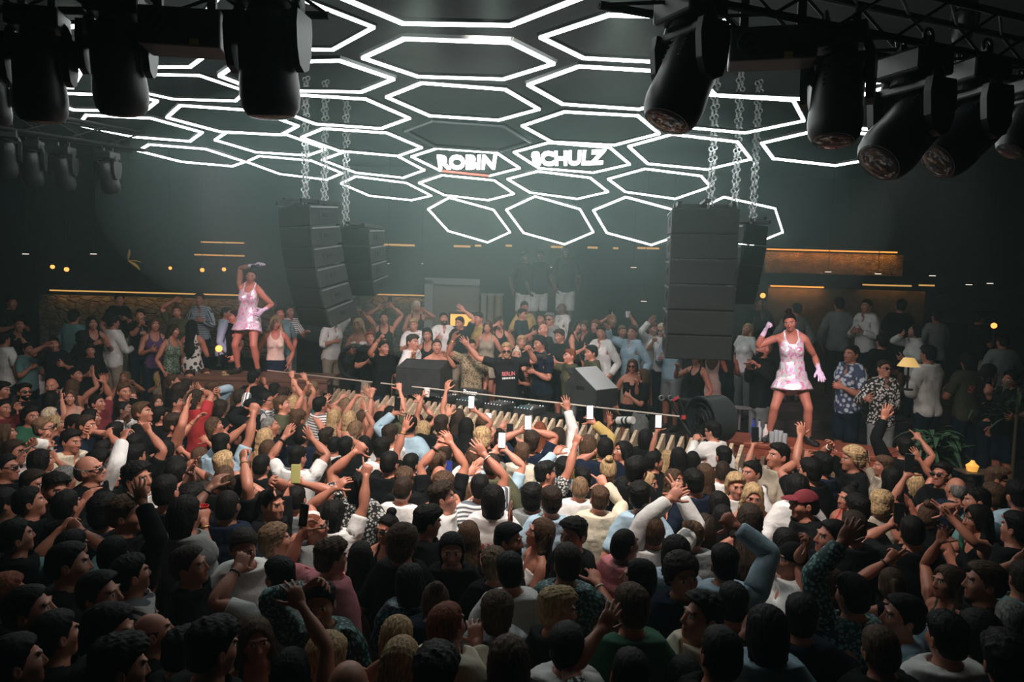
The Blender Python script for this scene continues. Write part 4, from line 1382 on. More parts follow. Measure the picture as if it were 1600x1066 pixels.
for i, p in enumerate(PEOPLE):
    p['h'] = rnd.uniform(1.54, 1.66) if p['fem'] else rnd.uniform(1.65, 1.77)
    y = p['y'] - (p['x'] - 800) * math.tan(R(1.5))
    if p['stage']:
        d = np.interp(y, [455, 460, 480, 500, 520, 550, 580, 620], [15.6, 15.4, 14.6, 13.7, 12.9, 11.9, 11.2, 10.2])
        if p['sec'] in ('AA', 'Z'): d = np.interp(y, [455, 480, 500, 520, 550, 580, 620], [14.8, 13.6, 12.4, 11.4, 10.6, 10.2, 9.75])
        for e in p['ex']:
            if e.startswith('d='): d = float(e[2:])
        P = at(p['x'], p['y'], d); fl = floor_at(P[0], P[1]); h = (P[2] - fl) / .946
        lo, hi = (1.48, 1.86) if p['fem'] else (1.56, 2.0)
        if not lo <= h <= hi:                  # slide along the line of sight until the height is right
            best = None
            for dd in np.linspace(d - 1.6, d + 1.6, 65):
                Q = at(p['x'], p['y'], dd); f2 = floor_at(Q[0], Q[1]); h2 = (Q[2] - f2) / .946
                e = max(0, lo - h2, h2 - hi) + .08 * abs(dd - d)
                if f2 > 0 and (best is None or e < best[0]): best = (e, Q, f2, h2)
            if best: P, fl, h = best[1:]
        p['h'] = min(max(h, lo), hi); p['P'] = P; p['fl'] = fl
    else:
        p['fl'] = 0.0
def place(p):
    P = atz(p['x'], p['y'], .946 * p['h']); p['P'] = P
crowd = [p for p in PEOPLE if not p['stage']]
for p in crowd:
    place(p)
    for _ in range(12):
        if p['P'][1] > (12.9 if p['P'][0] < ST_A[0] else stage_y(p['P'][0]) - .35) and p['h'] < 1.92: p['h'] += .03; place(p)
        else: break
for it in range(60):
    moved = False
    for i, a in enumerate(crowd):
        for b in crowd[i + 1:i + 60]:
            dx, dy = a['P'][0] - b['P'][0], a['P'][1] - b['P'][1]
            if dx * dx + dy * dy < .34 ** 2:
                n, f_ = (a, b) if a['P'][1] < b['P'][1] else (b, a)
                if n['h'] < (1.70 if n['fem'] else 1.80): n['h'] += .012; place(n); moved = True
                if f_['h'] > (1.46 if f_['fem'] else 1.54): f_['h'] -= .012; place(f_); moved = True
    if not moved: break

stg = [p for p in PEOPLE if p['stage']]
def slide(p, dd):
    Q = at(p['x'], p['y'], p['P'][1] + dd); f2 = floor_at(Q[0], Q[1]); h2 = (Q[2] - f2) / .946
    if f2 > 0 and (1.46 if p['fem'] else 1.54) <= h2 <= (1.92 if p['fem'] else 2.04): p['P'], p['fl'], p['h'] = Q, f2, h2; return True
for it in range(40):
    moved = False
    for i, a in enumerate(stg):
        for b in stg[i + 1:]:
            dx, dy = a['P'][0] - b['P'][0], a['P'][1] - b['P'][1]
            if dx * dx + dy * dy < .36 ** 2:
                n, f_ = (a, b) if a['P'][1] < b['P'][1] else (b, a)
                if 'DJ' not in n['ex'] and slide(n, -.05): moved = True
                if slide(f_, .05): moved = True
    if not moved: break

def zone(p):
    s = p['sec']
    if s == 'V': return 'on the far-left terrace'
    if s in ('W', 'X', 'Y'): return 'on stage left of DJ' if p['x'] < 770 else ('on stage around DJ' if p['x'] < 850 else 'on stage right of DJ')
    if s == 'Z': return 'beside the right speaker array'
    if s == 'AA': return 'behind the red counter'
    r = 'far crowd' if p['y'] < 690 else ('middle crowd' if p['y'] < 830 else 'front crowd')
    c = ['far left', 'left', 'centre', 'right', 'far right'][min(4, int(p['x'] // 320))]
    return r + ' ' + c
def phrase(p):
    if p['hair'] == 'bald': h = 'bald head'
    elif p['hair'] == 'cap': h = TC[p['hc']][1] + ' cap'
    elif p['hair'] == 'bandana': h = 'black bandana'
    else: h = HN[p['hair']] + ' ' + HC[p['hc']][1] + ' hair'
    s = 'person, %s, %s %s' % (h, TC[p['tc']][1], TN[p['top']])
    up = [q for q in p['hands'] if q[1] < p['y'] - 8]
    act = ''
    if 'DJ' in p['ex']: return 'bearded DJ in sunglasses and printed black T-shirt, one arm pointing'
    if any(q[3] in ('w', 'k', 'n', 'y') for q in p['hands']): act = 'holding up phone'
    elif len(up) > 1: act = 'both arms up'
    elif up: act = {'f': 'fist up', 'p': 'finger up', 'v': 'fingers up'}.get(up[0][2], 'hand up')
    elif 'gl' in p['ex']: act = 'wearing glasses'
    elif 'beard' in p['ex']: act = 'bearded'
    elif abs(p['yaw']) < 45: act = 'facing us'
    elif p['yaw'] < 0: act = 'facing left'
    elif p['yaw'] < 125: act = 'facing right'
    return s + (', ' + act if act else '')
keys = {}
for p in PEOPLE:
    p['lab'] = phrase(p) + ', ' + zone(p) if 'DJ' not in p['ex'] else phrase(p)
    keys.setdefault(p['lab'], []).append(p)
for k, ps in keys.items():
    if len(ps) > 1:
        ps.sort(key=lambda p: p['x'])
        for i, p in enumerate(ps):
            p['lab'] = k + (', leftmost' if i == 0 else ', rightmost' if i == len(ps) - 1 else ', %s from left' % ORD[i])

PROPS = []
def child(me, name, m, parent):
    me.materials.clear(); me.materials.append(m); o = bpy.data.objects.new(name, me); C.objects.link(o); o.parent = parent; return o
def ring_bm(M, b, x, r, t):          # a band around a limb of bone b at rest position x
    mb = MB().torus((0, 0, 0), r, t, Matrix.Rotation(R(90), 3, 'Y'), 14, 6)
    me = bpy.data.meshes.new('band'); mb.bm.to_mesh(me); mb.bm.free(); V = verts_of(me) + np.array([x, 0, SHZ])
    V = np.concatenate([V, np.ones((len(V), 1))], 1) @ M[b][:3].T; return me, V
def make_person(p, idx):
    s = WOMAN if p['fem'] else MAN
    k = p['h'] / 1.75; rn = random.Random(idx * 7 + 1)
    d = p['P'][1]; hp = .235 * k * F / d; lod = 0 if hp > 46 else 1 if hp > 23 else 2
    yaw = p['yaw'] + rn.uniform(-9, 9); a = R(yaw); Rz = rot((0, 0, 1), a); fwd = Rz @ np.array([0, -1., 0])
    lean = rn.uniform(-2, 5) if not p.get('pose') else 0
    head = (rn.uniform(-10, 10), rn.uniform(-12, 3) if abs(p['yaw']) > 60 else rn.uniform(-6, 8), rn.uniform(-6, 6))
    kw = dict(lean=lean, side=rn.uniform(-3, 3), twist=rn.uniform(-6, 6), head=head)
    M = solve(s, **kw)
    hc = (M[3] @ np.array([0, .0, 1.655, 1]))[:3]
    base = np.array([p['P'][0], p['P'][1], 0]) - np.array([*(Rz @ hc * k)[:2], 0]); base[2] = p['fl']
    sh = {sd: base + Rz @ (M[ARM[sd]] @ np.append(BH[ARM[sd] + 1], 1))[:3] * k for sd in (1, -1)}
    hs = p['hands'][:2]; got = {}
    if hs:
        spx = {sd: px(sh[sd])[0] for sd in (1, -1)}
        if len(hs) == 1: got[min((1, -1), key=lambda sd: abs(spx[sd] - hs[0][0]))] = hs[0]
        else:
            c1 = abs(spx[1] - hs[0][0]) + abs(spx[-1] - hs[1][0]); c2 = abs(spx[-1] - hs[0][0]) + abs(spx[1] - hs[1][0])
            got = {1: hs[0], -1: hs[1]} if c1 < c2 else {-1: hs[0], 1: hs[1]}
    hands = {}
    for sd in (1, -1):
        if sd in got:
            hx, hy, g, pr = got[sd]; L = (.277 + .245 + .055) * k; r_ = ray(hx, hy); S = sh[sd]
            t0 = (S - CAM) @ r_; pd = np.linalg.norm(CAM + r_ * t0 - S); e = .96 if hy < p['y'] - .12 * hp else .74
            if g in 'gc' or e < .9: e = min(e, .80)
            q = (e * L) ** 2 - pd * pd; sg = 1 if fwd @ r_ > -.35 else -1
            t = t0 + sg * math.sqrt(q) if q > 0 else t0
            T_ = CAM + r_ * t
            if q > 0 and hy < p['y']:          # keep raised hands above the shoulder line rather than far ahead
                t = t0 + sg * min(math.sqrt(q), .30 * k); T_ = CAM + r_ * t
            loc = Rz.T @ (T_ - base) / k
            pal = {'f': (-sd * .5, -.8, 0), 'g': (-sd * .35, -.9, .1), 'p': (-sd * .2, -1, 0), 'r': (-sd * .3, -.8, -.5), 'c': (-sd * .6, -.6, 0)}.get(g, (rn.uniform(-.4, .4), -1, rn.uniform(-.2, .1)))
            if pr in ('cup', 'glass', 'bottle', 'camera'): pal = (-sd * .9, -.3, 0)
            hands[sd] = (tuple(loc), g, pal, None)
        else:
            if rn.random() < .55: hands[sd] = ((sd * rn.uniform(.20, .30), rn.uniform(-.12, .02), .88), 'r', (-sd, 0, 0), None)
            else: hands[sd] = ((sd * rn.uniform(.06, .16), rn.uniform(-.34, -.24), rn.uniform(1.12, 1.28)), 'c', (-sd, 0, .2), None)
    M = solve(s, hands=(hands[-1], hands[1]), legs=p.get('legs'), **kw)
    M0 = np.eye(4); M0[:3, :3] = Rz
    fin = lambda t, n: posed(t, M, n, k, M0)
    me = fin(tmpl('body', '', s, lod), 'person'); me.materials.clear(); me.materials.append(mat('skin_%d' % p['sk'], SK[p['sk']], .5, kind='skin'))
    o = bpy.data.objects.new('person', me); C.objects.link(o); o.location = base
    tag(o, p['lab'], 'person', p.get('group') or ('people on stage and behind it' if p['stage'] else 'people in the dance floor crowd'))
    hst = STYLE.get(p['hair'], p['hair'])
    if hst == 'short': hst = rn.choice(['short', 'crop', 'side', 'quiff', 'short'])
    if hst == 'cap':
        child(fin(tmpl('hair', 'buzz', s, lod), 'hair'), 'hair', mat('hair_k', HC['k'][0], .62, kind='hair', spec=.14), o)
        child(fin(tmpl('hair', 'cap', s, lod), 'cap'), 'cap', top_mat(p['hc']), o)
    elif hst == 'bandana':
        child(fin(tmpl('hair', 'bandana', s, lod), 'bandana'), 'bandana', top_mat('K'), o)
    elif hst != 'bald':
        child(fin(tmpl('hair', hst, s, lod), 'hair'), 'hair', mat('hair_' + p['hc'], HC[p['hc']][0], .62, kind='hair', spec=.14), o)
    tk = p['top']; child(fin(tmpl('top', tk, s, lod), 'top'), {'tee': 'shirt', 'shorty': 'shirt', 'rolled': 'shirt', 'slip': 'dress', 'tank': 'tank_top', 'tube': 'strapless_top', 'crop': 'crop_top'}.get(tk, tk), p.get('tmat') or top_mat(p['tc']), o)
    if tk not in ('slip', 'dress'):
        bk = p.get('bot') or ('trousers' if not p['stage'] or rn.random() < .6 else ('skirt' if p['fem'] else 'shorts'))
        bc = p.get('bc') or rn.choice(['K', 'N', 'N', 'K', 'G', 'S' if p['stage'] else 'K'])
        child(fin(tmpl('bottom', bk, s, 2), 'bottom'), bk, top_mat(bc), o)
    if p['stage']: child(fin(tmpl('shoes', '', s, 2), 'shoes'), 'shoes', mat('shoe_leather', (.03, .027, .025), .5), o)
    if 'beard' in p['ex']: child(fin(tmpl('beard', '', s, lod), 'beard'), 'beard', mat('hair_' + (p['hc'] if p['hair'] != 'bald' else 'k'), HC['k'][0], .5, kind='hair'), o)
    if 'gl' in p['ex']:
        if _T[('specs',)] is None: _T[('specs',)] = specs_tmpl()
        child(fin(_T[('specs',)], 'glasses'), 'glasses', mat('black_glasses', (.01, .01, .011), .15), o)
    if 'watch' in p['ex'] and got:
        sd = list(got)[0]; me, V = ring_bm(M, ARM[sd] + 2, sd * (WRX - .035), .034, .011)
        me.vertices.foreach_set('co', (V @ Rz.T * k).astype(np.float32).ravel()); child(me, 'wristwatch', mat('black_strap', (.01, .01, .01), .4), o)
    if got and 'watch' not in p['ex'] and lod < 2 and rn.random() < .4:
        sd = rn.choice(list(got)); me, V = ring_bm(M, ARM[sd] + 2, sd * (WRX - .03), .0305, .0055)
        me.vertices.foreach_set('co', (V @ Rz.T * k).astype(np.float32).ravel()); child(me, 'bracelet', mat(*rn.choice([('gold_band', (.5, .34, .1), .35, .8), ('dark_band', (.02, .02, .022), .5), ('pale_band', (.6, .6, .55), .6)])), o)
    if p.get('print'):
        for fn in p['print']: fn(o, fin)
    for sd, (hx, hy, g, pr) in got.items():
        if pr:
            A = ARM[sd] + 3; wp = lambda q: base + Rz @ (M[A] @ np.append(q, 1))[:3] * k
            c = wp((sd * (WRX + .075), 0, 1.412)); pn = wp((sd * (WRX + .075), 0, 1.312)) - c; pn = pn / np.linalg.norm(pn)
            PROPS.append((pr, c, pn, fwd, p, p['sec'], hx, hy))
    return o
# ------------------------------------------------------------------ things held in hands
def held():
    out = []
    for pr, c, pn, fwd, p, sec, x, y in PROPS:
        hair = 'bald head' if p['hair'] == 'bald' else p['lab'].replace('person, ', '').split(', ')[0]
        c = Vector(c); pn = Vector(pn); fw = Vector(fwd)
        if len(pr) == 1:
            side = 'lit white' if pr == 'w' else 'yellow-backed' if pr == 'y' else 'blue-screened' if pr == 'n' else 'dark'
            z = Vector((0, 0, 1)); ny = (-fw + Vector((0, 0, .15))).normalized(); xx = z.cross(ny).normalized(); zz = ny.cross(xx)
            Rm = Matrix((xx, ny, zz)).transposed()
            o = MB().box((0, 0, 0), (.074, .009, .150), None, .003).build('phone', mat('phone_case_' + pr, (.45, .46, .16) if pr == 'y' else (.02, .02, .022), .3, emit=.08 if pr == 'y' else 0))  # yellow case brightened by a faint glow put into its material
            sm = {'w': mat('phone_screen_lit', (.9, .95, .95), .3, emit=.7, ecol=(.9, 1, 1)), 'n': mat('phone_screen_blue', (.02, .03, .12), .2, emit=.25, ecol=(.05, .1, .5))}.get(pr, mat('phone_screen_dark', (.012, .014, .016), .12))
            if pr == 'y': sm = mat('phone_case_y')
            MB().box((0, .0052, 0), (.066, .002, .138)).build('screen', sm, o)
            l = MB()
            for q in (0, .02): l.tube((-.022, -.004, .058 - q), (-.022, -.0075, .058 - q), .007)
            l.build('camera_lens', mat('lens_glass', (.01, .01, .012), .1), o)
            o.matrix_world = Matrix.Translation(c - fw * .012 + Vector((0, 0, .055))) @ Rm.to_4x4()
            lb = '%s phone held by person with %s, %s' % (side, hair, zone(p)); g = 'phones held up'; cat = 'phone'
        else:
            z = Vector((0, 0, 1))
            if pr == 'cup':
                m = mat('red_cup', (.55, .03, .03), .4) if sec in ('J',) else mat('pale_cup', (.7, .7, .68), .4)
                o = MB().lathe([(.030, 0), (.042, .11), (.040, .11), (.029, .006)], 16).build('cup', m, smooth=True); MB().torus((0, 0, .11), .042, .003).build('rim', m, o)
            elif pr == 'glass':
                o = MB().lathe([(.030, 0), (.036, .12), (.033, .12), (.028, .008)], 16).build('drinking_glass', mat('clear_glass', (.8, .9, .9), .05, kind='glass'), smooth=True); MB().tube((0, 0, .01), (0, 0, .07), .027, .03).build('drink', mat('amber_drink', (.3, .18, .05), .2), o)
            elif pr == 'bottle':
                o = MB().lathe([(.031, 0), (.031, .12), (.013, .17), (.013, .215)], 16).build('bottle', mat('dark_glass', (.02, .05, .03), .1), smooth=True); MB().tube((0, 0, .04), (0, 0, .09), .0318).build('paper_band', mat('pale_paper', (.6, .6, .55), .7), o)
            else:
                o = MB().box((0, 0, .05), (.13, .07, .10), None, .01).build('video_camera', mat('camera_body', (.015, .015, .016), .5)); MB().tube((-.0, -.03, .05), (0, -.13, .05), .036, .04, 16).build('lens', mat('lens_barrel', (.02, .02, .02), .35), o); MB().box((0, 0, .115), (.05, .05, .03), None, .005).build('viewfinder', mat('camera_body'), o)
                o.rotation_euler = (0, 0, math.atan2(fw.x, -fw.y))
            o.location = c + pn * .04 - z * .05
            nm = {'cup': 'red cup' if sec == 'J' else 'pale cup', 'glass': 'drinking glass', 'bottle': 'dark bottle', 'camera': 'black camera'}[pr]
            lb = '%s held by person with %s, %s' % (nm, hair, zone(p)); g = 'drinks held in the crowd'; cat = pr
        out.append((lb, x, o, cat, g))
    for lb, x, o, cat, g in out:
        same = sorted(q[1] for q in out if q[0] == lb)
        tag(o, lb if len(same) == 1 else '%s, %s from left' % (lb, ORD[same.index(x)]), cat, g)

# ------------------------------------------------------------------ speaker arrays on chains
m_cab = mat('speaker_paint', (.024, .028, .029), .55, kind='rough'); m_gr = mat('speaker_grille', (.011, .014, .0145), .6, kind='grille'); m_steel = mat('bare_steel', (.32, .34, .34), .35, .8); m_blk = mat('black_metal', (.015, .017, .018), .45, .3)
def array(name_label, top, yaw, w, h, n, dep, splay, lean0):
    """n cabinets hung one under the other, each turned a little more downward"""
    root = empty('speaker_array', top, R(yaw)); tag(root, name_label, 'speaker', 'speaker arrays over the stage')
    y, z, a = 0.0, 0.0, lean0
    for i in range(n):
        cb = empty('cabinet', (0, y, z)); cb.parent = root; cb.rotation_euler = (R(a), 0, 0)
        k = .80                                                  # cabinets taper towards the back
        mb = MB(); hb = h * .97
        pts = [(-w / 2, 0, 0), (-w / 2, 0, -hb), (-w / 2, dep, -hb * (1 + k) / 2), (-w / 2, dep, -hb * (1 - k) / 2)]
        mb.prism(pts, (w, 0, 0)); mb.build('shell', m_cab, cb)
        MB().box((0, -.008, -hb / 2), (w * .97, .016, hb * .93), None, .004).build('grille', m_gr, cb)
        for q in (-1, 1):
            MB().box((q * (w / 2 + .004), dep * .52, -hb / 2), (.006, dep * .42, hb * .40), None, .003).build('handle_plate', m_cab, cb)
            MB().box((q * (w / 2 + .009), dep * .52, -hb / 2), (.008, dep * .20, hb * .20), None, .003).build('handle', m_blk, cb)
            b = MB()
            b.box((q * (w / 2 + .006), dep * .5, -hb * .12), (.010, dep * .9, .020))
            b.build('link_plate', m_steel, cb)
        z -= h * math.cos(R(a)); y += h * math.sin(R(a)) * -1 * -1 * (1 if a > 0 else 1); a += splay
    f = MB(); f.box((0, dep * .45, .05), (w * .9, .06, .05)); f.box((-w * .4, dep * .45, .05), (.05, dep * 1.2, .05)); f.box((w * .4, dep * .45, .05), (.05, dep * 1.2, .05)); f.box((0, dep * .45, .085), (.07, dep * 1.5, .03))
    f.build('flying_frame', m_blk, root)
    return root
def chain(p, ztop, lab):
    n = int((ztop - p[2]) / .062); mb = MB()
    for q in (-.022, .022):
        for i in range(n):
            M = Matrix.Rotation(R(90), 3, 'X') if i % 2 else (Matrix.Rotation(R(90), 3, 'Z') @ Matrix.Rotation(R(90), 3, 'X'))
            mb.torus((q + .006 * math.sin(i * 1.7), 0, i * .062 + (.02 if q > 0 else 0)), .028, .0085, M, 10, 5)
    o = mb.build('hoist_chain', mat('bright_steel', (.62, .64, .64), .35, .6), loc=tuple(p), smooth=True); tag(o, lab, 'chain', 'chains holding the speaker arrays')
    hk = MB(); hk.box((0, 0, -.03), (.05, .05, .08), None, .01); hk.build('hook_block', m_blk, o)
# right arrays
ra = at(1103, 326, 9.0); array('big black hanging speaker array at the right, nearest one with seams between cabinets', tuple(ra), -6, .80, .31, 6, .50, 1.6, -1)
rb = at(1182, 352, 9.9); array('smaller speaker array hanging behind the big right-hand one, turned away', tuple(rb), 38, .52, .27, 4, .42, 3.0, 4)
la = at(458, 322, 10.2); array('big black hanging speaker array at the left, side plates towards the stage', tuple(la), -46, .86, .285, 6, .46, 3.2, 4)
lb_ = at(551, 358, 10.9); array('smaller speaker array hanging at the left, nearer the stage than the big one', tuple(lb_), -24, .56, .25, 4, .42, 3.4, 5)
for (x, y, Y, t, lab) in [(1110, 322, 9.1, 0, 'thick hoist chain holding the big right-hand speaker array'), (1148, 322, 9.4, 0, 'thin middle hoist chain between the two right-hand speaker arrays'), (1176, 346, 9.9, 0, 'hoist chain holding the smaller right-hand speaker array'),
                          (477, 318, 10.3, 0, 'hoist chain holding the big left-hand speaker array, outer one'), (507, 318, 10.6, 0, 'hoist chain holding the big left-hand speaker array, inner one'), (540, 352, 10.9, 0, 'hoist chain holding the smaller left-hand speaker array')]:
    chain(at(x, y, Y), 6.1, lab)

# ------------------------------------------------------------------ moving lights and their trusses
m_ml = mat('moving_light_plastic', (.006, .0075, .008), .42); m_tr = mat('matt_black_truss', (.004, .0045, .005), .7, spec=.15); m_lens = mat('lamp_lens', (.03, .035, .04), .08, spec=.8)
def moving_light(c, size, yaw, tilt, lab, group):
    """base plate on top, a yoke with two arms, a barrel head between them"""
    root = empty('moving_light', tuple(c), R(yaw)); s = size; tag(root, lab, 'stage light', group)
    MB().box((0, 0, -.05 * s), (.36 * s, .30 * s, .15 * s), None, .02 * s).build('base', m_ml, root)
    y = MB()
    y.tube((0, 0, -.12 * s), (0, 0, -.17 * s), .11 * s, .13 * s, 20)
    y.box((0, 0, -.19 * s), (.42 * s, .14 * s, .06 * s), None, .015 * s)
    for q in (-1, 1):
        arc = [(-.10, -.17), (.10, -.17), (.115, -.26), (.10, -.40), (.065, -.49), (0, -.52), (-.065, -.49), (-.10, -.40), (-.115, -.26)]
        y.prism([(q * .186 * s, v * s, z * s) for v, z in arc], (q * .05 * s, 0, 0))
    y.torus((0, 0, -.20 * s), .20 * s, .035 * s, Matrix.Rotation(R(90), 3, 'X'), 24, 8)
    y.build('yoke', m_ml, root)
    hd = MB().lathe([(.06 * s, .28 * s), (.12 * s, .27 * s), (.160 * s, .21 * s), (.172 * s, .08 * s), (.174 * s, -.08 * s), (.182 * s, -.16 * s), (.182 * s, -.22 * s), (.170 * s, -.29 * s), (.140 * s, -.335 * s)], 24).build('head', m_ml, root, True)
    hd.location = (0, 0, -.44 * s); hd.rotation_euler = (R(tilt), 0, 0)
    MB().sph((0, 0, -.328 * s), .138 * s, (1, 1, .2), 18).build('lens', m_lens, hd, True)
    fn = MB()
    for i in range(5): fn.box((0, .150 * s, (.16 - .035 * i) * s), (.16 * s, .02 * s, .012 * s))
    fn.build('cooling_fins', m_blk, hd)
    cl = MB(); 
    for q in (-.1, .1): cl.box((q * s, 0, .06 * s), (.05 * s, .05 * s, .10 * s)); cl.torus((q * s, 0, .12 * s), .035 * s, .012 * s, Matrix.Rotation(R(90), 3, 'Y'), 14, 6)
    cl.box((0, 0, .03 * s), (.26 * s, .06 * s, .03 * s)); cl.build('clamp', m_blk, root)
    return root
def truss(a, b, lab, w=.30):
    a, b = Vector(a), Vector(b); d = b - a; u = d.normalized(); s = u.cross(Vector((0, 0, 1))).normalized(); up = Vector((0, 0, 1))
    mb = MB(); cs = [(-1, -1), (1, -1), (1, 1), (-1, 1)]; P = lambda i, t: a + d * t + s * cs[i][0] * w / 2 + up * cs[i][1] * w / 2
    for i in range(4): mb.tube(P(i, 0), P(i, 1), .024, n=8)
    o = mb.build('truss', m_tr); n = max(2, int(d.length / .45)); mb = MB()
    for k in range(n):
        for i in range(4): mb.tube(P(i, k / n), P((i + 1) % 4, (k + 1) / n), .011, n=6)
    mb.build('bracing', m_tr, o); tag(o, lab, 'truss', 'lighting trusses'); return o
GB, GS = 'big moving lights on the near truss', 'small moving lights on the far left truss'
def hang(x0, x1, y0, y1, Y, yaw, tilt, lab, g=GB):
    wpx = x1 - x0; s = wpx * Y / F / .46; c = at((x0 + x1) / 2, y0, Y); return moving_light(c, s, yaw, tilt, lab, g)
hang(12, 106, 22, 210, 4.4, 12, 8, 'black moving light hanging straight down, leftmost of the three at top left')
hang(133, 233, 0, 160, 4.6, 8, 14, 'black moving light hanging straight down, middle of the three at top left')
hang(362, 476, -22, 185, 4.2, -8, 8, 'black moving light hanging straight down, rightmost and largest at top left')
hang(1022, 1136, 2, 195, 4.2, 118, 26, 'biggest moving light in the right half, head turned down and leftward')
hang(1264, 1364, 50, 190, 4.7, 150, 14, 'moving light right of the truss box, head pointing down')
hang(1372, 1482, 92, 230, 4.9, 112, 46, 'moving light with an open yoke, head tilted down to the left, second from right')
hang(1470, 1572, 105, 240, 5.2, 104, 50, 'rightmost tilted moving light, half lost in the dark')
hang(1574, 1640, 130, 250, 5.6, 104, 30, 'moving light cut by the right edge of the view')
hang(-30, 18, 110, 200, 5.2, 20, 10, 'moving light cut by the left edge of the view')
for i, (x, y, lab) in enumerate([(8, 205, 'small grey moving light at the left edge, first of four'), (48, 222, 'small grey moving light with arched yoke, second of four at left'), (98, 232, 'small grey moving light, third of four at left'), (168, 240, 'small grey moving light, fourth of four at left, lowest')]):
    moving_light(at(x, y, 8.0 + .4 * i), .62, 30 - 14 * i, 20, lab, GS)
tl = truss(at(-120, -42, 4.55), at(500, -34, 4.3), 'black lighting truss at top left carrying three big moving lights')
tr = truss(at(960, -52, 4.1), at(1720, 105, 5.9), 'black lighting truss running along the top right corner')
truss(at(-60, 176, 7.6), at(215, 222, 9.6), 'dark far truss at left carrying four small moving lights', .22)
def truss_box(c, d, yaw, lab):
    o = empty('driver_box', tuple(c), R(yaw)); tag(o, lab, 'equipment box', 'boxes on the trusses')
    MB().box((0, 0, 0), d, None, .012).build('case', mat('box_paint', (.035, .042, .042), .5, kind='rough'), o)
    fx = MB().torus((-d[0] / 2 + .11, -d[1] / 2 - .006, 0), .055, .012, Matrix.Rotation(R(90), 3, 'X'), 20, 8)
    for i in range(3): fx.box((-d[0] / 2 + .11, -d[1] / 2 - .004, 0), (.10, .008, .012), Matrix.Rotation(R(60 * i), 3, 'Y'))
    fx.build('fan_guard', m_blk, o)
    for q in (-1, 1): MB().box((q * d[0] * .33, 0, d[2] / 2 + .10), (.05, .04, .22)).build('bracket', m_blk, o)
    MB().box((d[0] * .18, -d[1] / 2 - .003, -d[2] * .38), (.05, .004, .035)).build('sticker', mat('yellow_sticker', (.7, .5, .06), .5), o)
truss_box(at(1205, 76, 4.6), (.50, .24, .20), -14, 'black truss box with round fan and yellow sticker, right half')
truss_box(at(290, 52, 4.5), (.46, .26, .22), 8, 'black truss box between two moving lights, left half')

# ------------------------------------------------------------------ the slatted booth front and counters
m_slat = mat('pale_slat_wood', (.50, .39, .27), .55, kind='wood', k=2); m_slat2 = mat('slat_wood_dark', (.20, .13, .09), .55, kind='wood', k=2)
A_, B_ = Vector(ST_A), Vector(ST_B); u = (B_ - A_); u.z = 0; L_ = u.length; u.normalize(); nrm = Vector((u.y, -u.x, 0))       # towards the crowd
fr = empty('slatted_booth_front', tuple(A_.xy) + (0,)); tag(fr, 'pale wooden slatted front of the stage with raised slat tops', 'stage front')
mb = MB(); n = 62
for i in range(n):
    c = u * (L_ * (i + .5) / n) - u * .026
    mb.prism([tuple(c + nrm * q + Vector((0, 0, z))) for q, z in ((-.03, 0), (-.03, 1.42), (.0, 1.42), (.19, 1.25), (.19, 0))], tuple(u * .042))
mb.build('slats', m_slat, fr)
MB().box(tuple(u * L_ / 2 - nrm * .10 + Vector((0, 0, .60))), (L_, .05, 1.20), Matrix((u, -nrm, Vector((0, 0, 1)))).transposed()).build('backing_board', mat('dark_board', (.03, .025, .02), .6, kind='wood'), fr)
# a taut rope in front of the stage
r0, r1 = at(418, 579, A_.y + .1), at(1062, 651, 9.6)
mb = MB().tube(r0, r1, .011, n=8); o = mb.build('safety_cable', mat('pale_cable', (.55, .50, .42), .5)); tag(o, 'pale taut cable stretched along the front of the booth', 'cable')
# red counter at the right, where a dancer stands
m_red_wood = mat('red_counter_wood', (.34, .085, .045), .4, kind='wood', k=1.5)
q0, q1 = atz(1128, 688, 1.17), atz(1412, 718, 1.17)
def counter(q0, q1, zt, dep, lab, m, ns):
    a, b = Vector((q0[0], q0[1], 0)), Vector((q1[0], q1[1], 0)); u = (b - a); L = u.length; u.normalize(); nr = Vector((u.y, -u.x, 0)); Rm = Matrix((u, -nr, Vector((0, 0, 1)))).transposed()
    o = empty('bar_counter', tuple(a)); tag(o, lab, 'counter')
    MB().box(tuple(u * L / 2 - nr * dep / 2 + Vector((0, 0, zt - .03))), (L, dep, .06), Rm, .008).build('counter_top', m, o)
    MB().box(tuple(u * L / 2 - nr * .04 + Vector((0, 0, zt - .14))), (L, .05, .16), Rm, .005).build('front_board', m, o)
    MB().box(tuple(u * L / 2 - nr * (dep / 2) + Vector((0, 0, (zt - .2) / 2))), (L, dep - .2, zt - .2), Rm).build('body', mat('dark_board', (.03, .025, .02), .6, kind='wood'), o)
    mb = MB()
    for i in range(ns):
        c = u * (L * (i + .5) / ns) + nr * .10; mb.box((c.x, c.y, (zt - .16) / 2), (.05, .22, zt - .16), Rm)
    mb.build('slats', m_slat2, o); return o
counter(q0, q1, 1.17, .75, 'red wooden counter with a slatted front, sequinned dancer standing on it', m_red_wood, 18)
l0, l1 = at(318, 592, 13.2), at(520, 606, 12.4)
DL_Z = 1.62
counter((l0[0], 12.0), (l1[0], 12.0), DL_Z, .9, 'brown wooden podium at the left, other sequinned dancer standing on it', mat('brown_podium_wood', (.16, .075, .05), .5, kind='wood', k=1.5), 14)

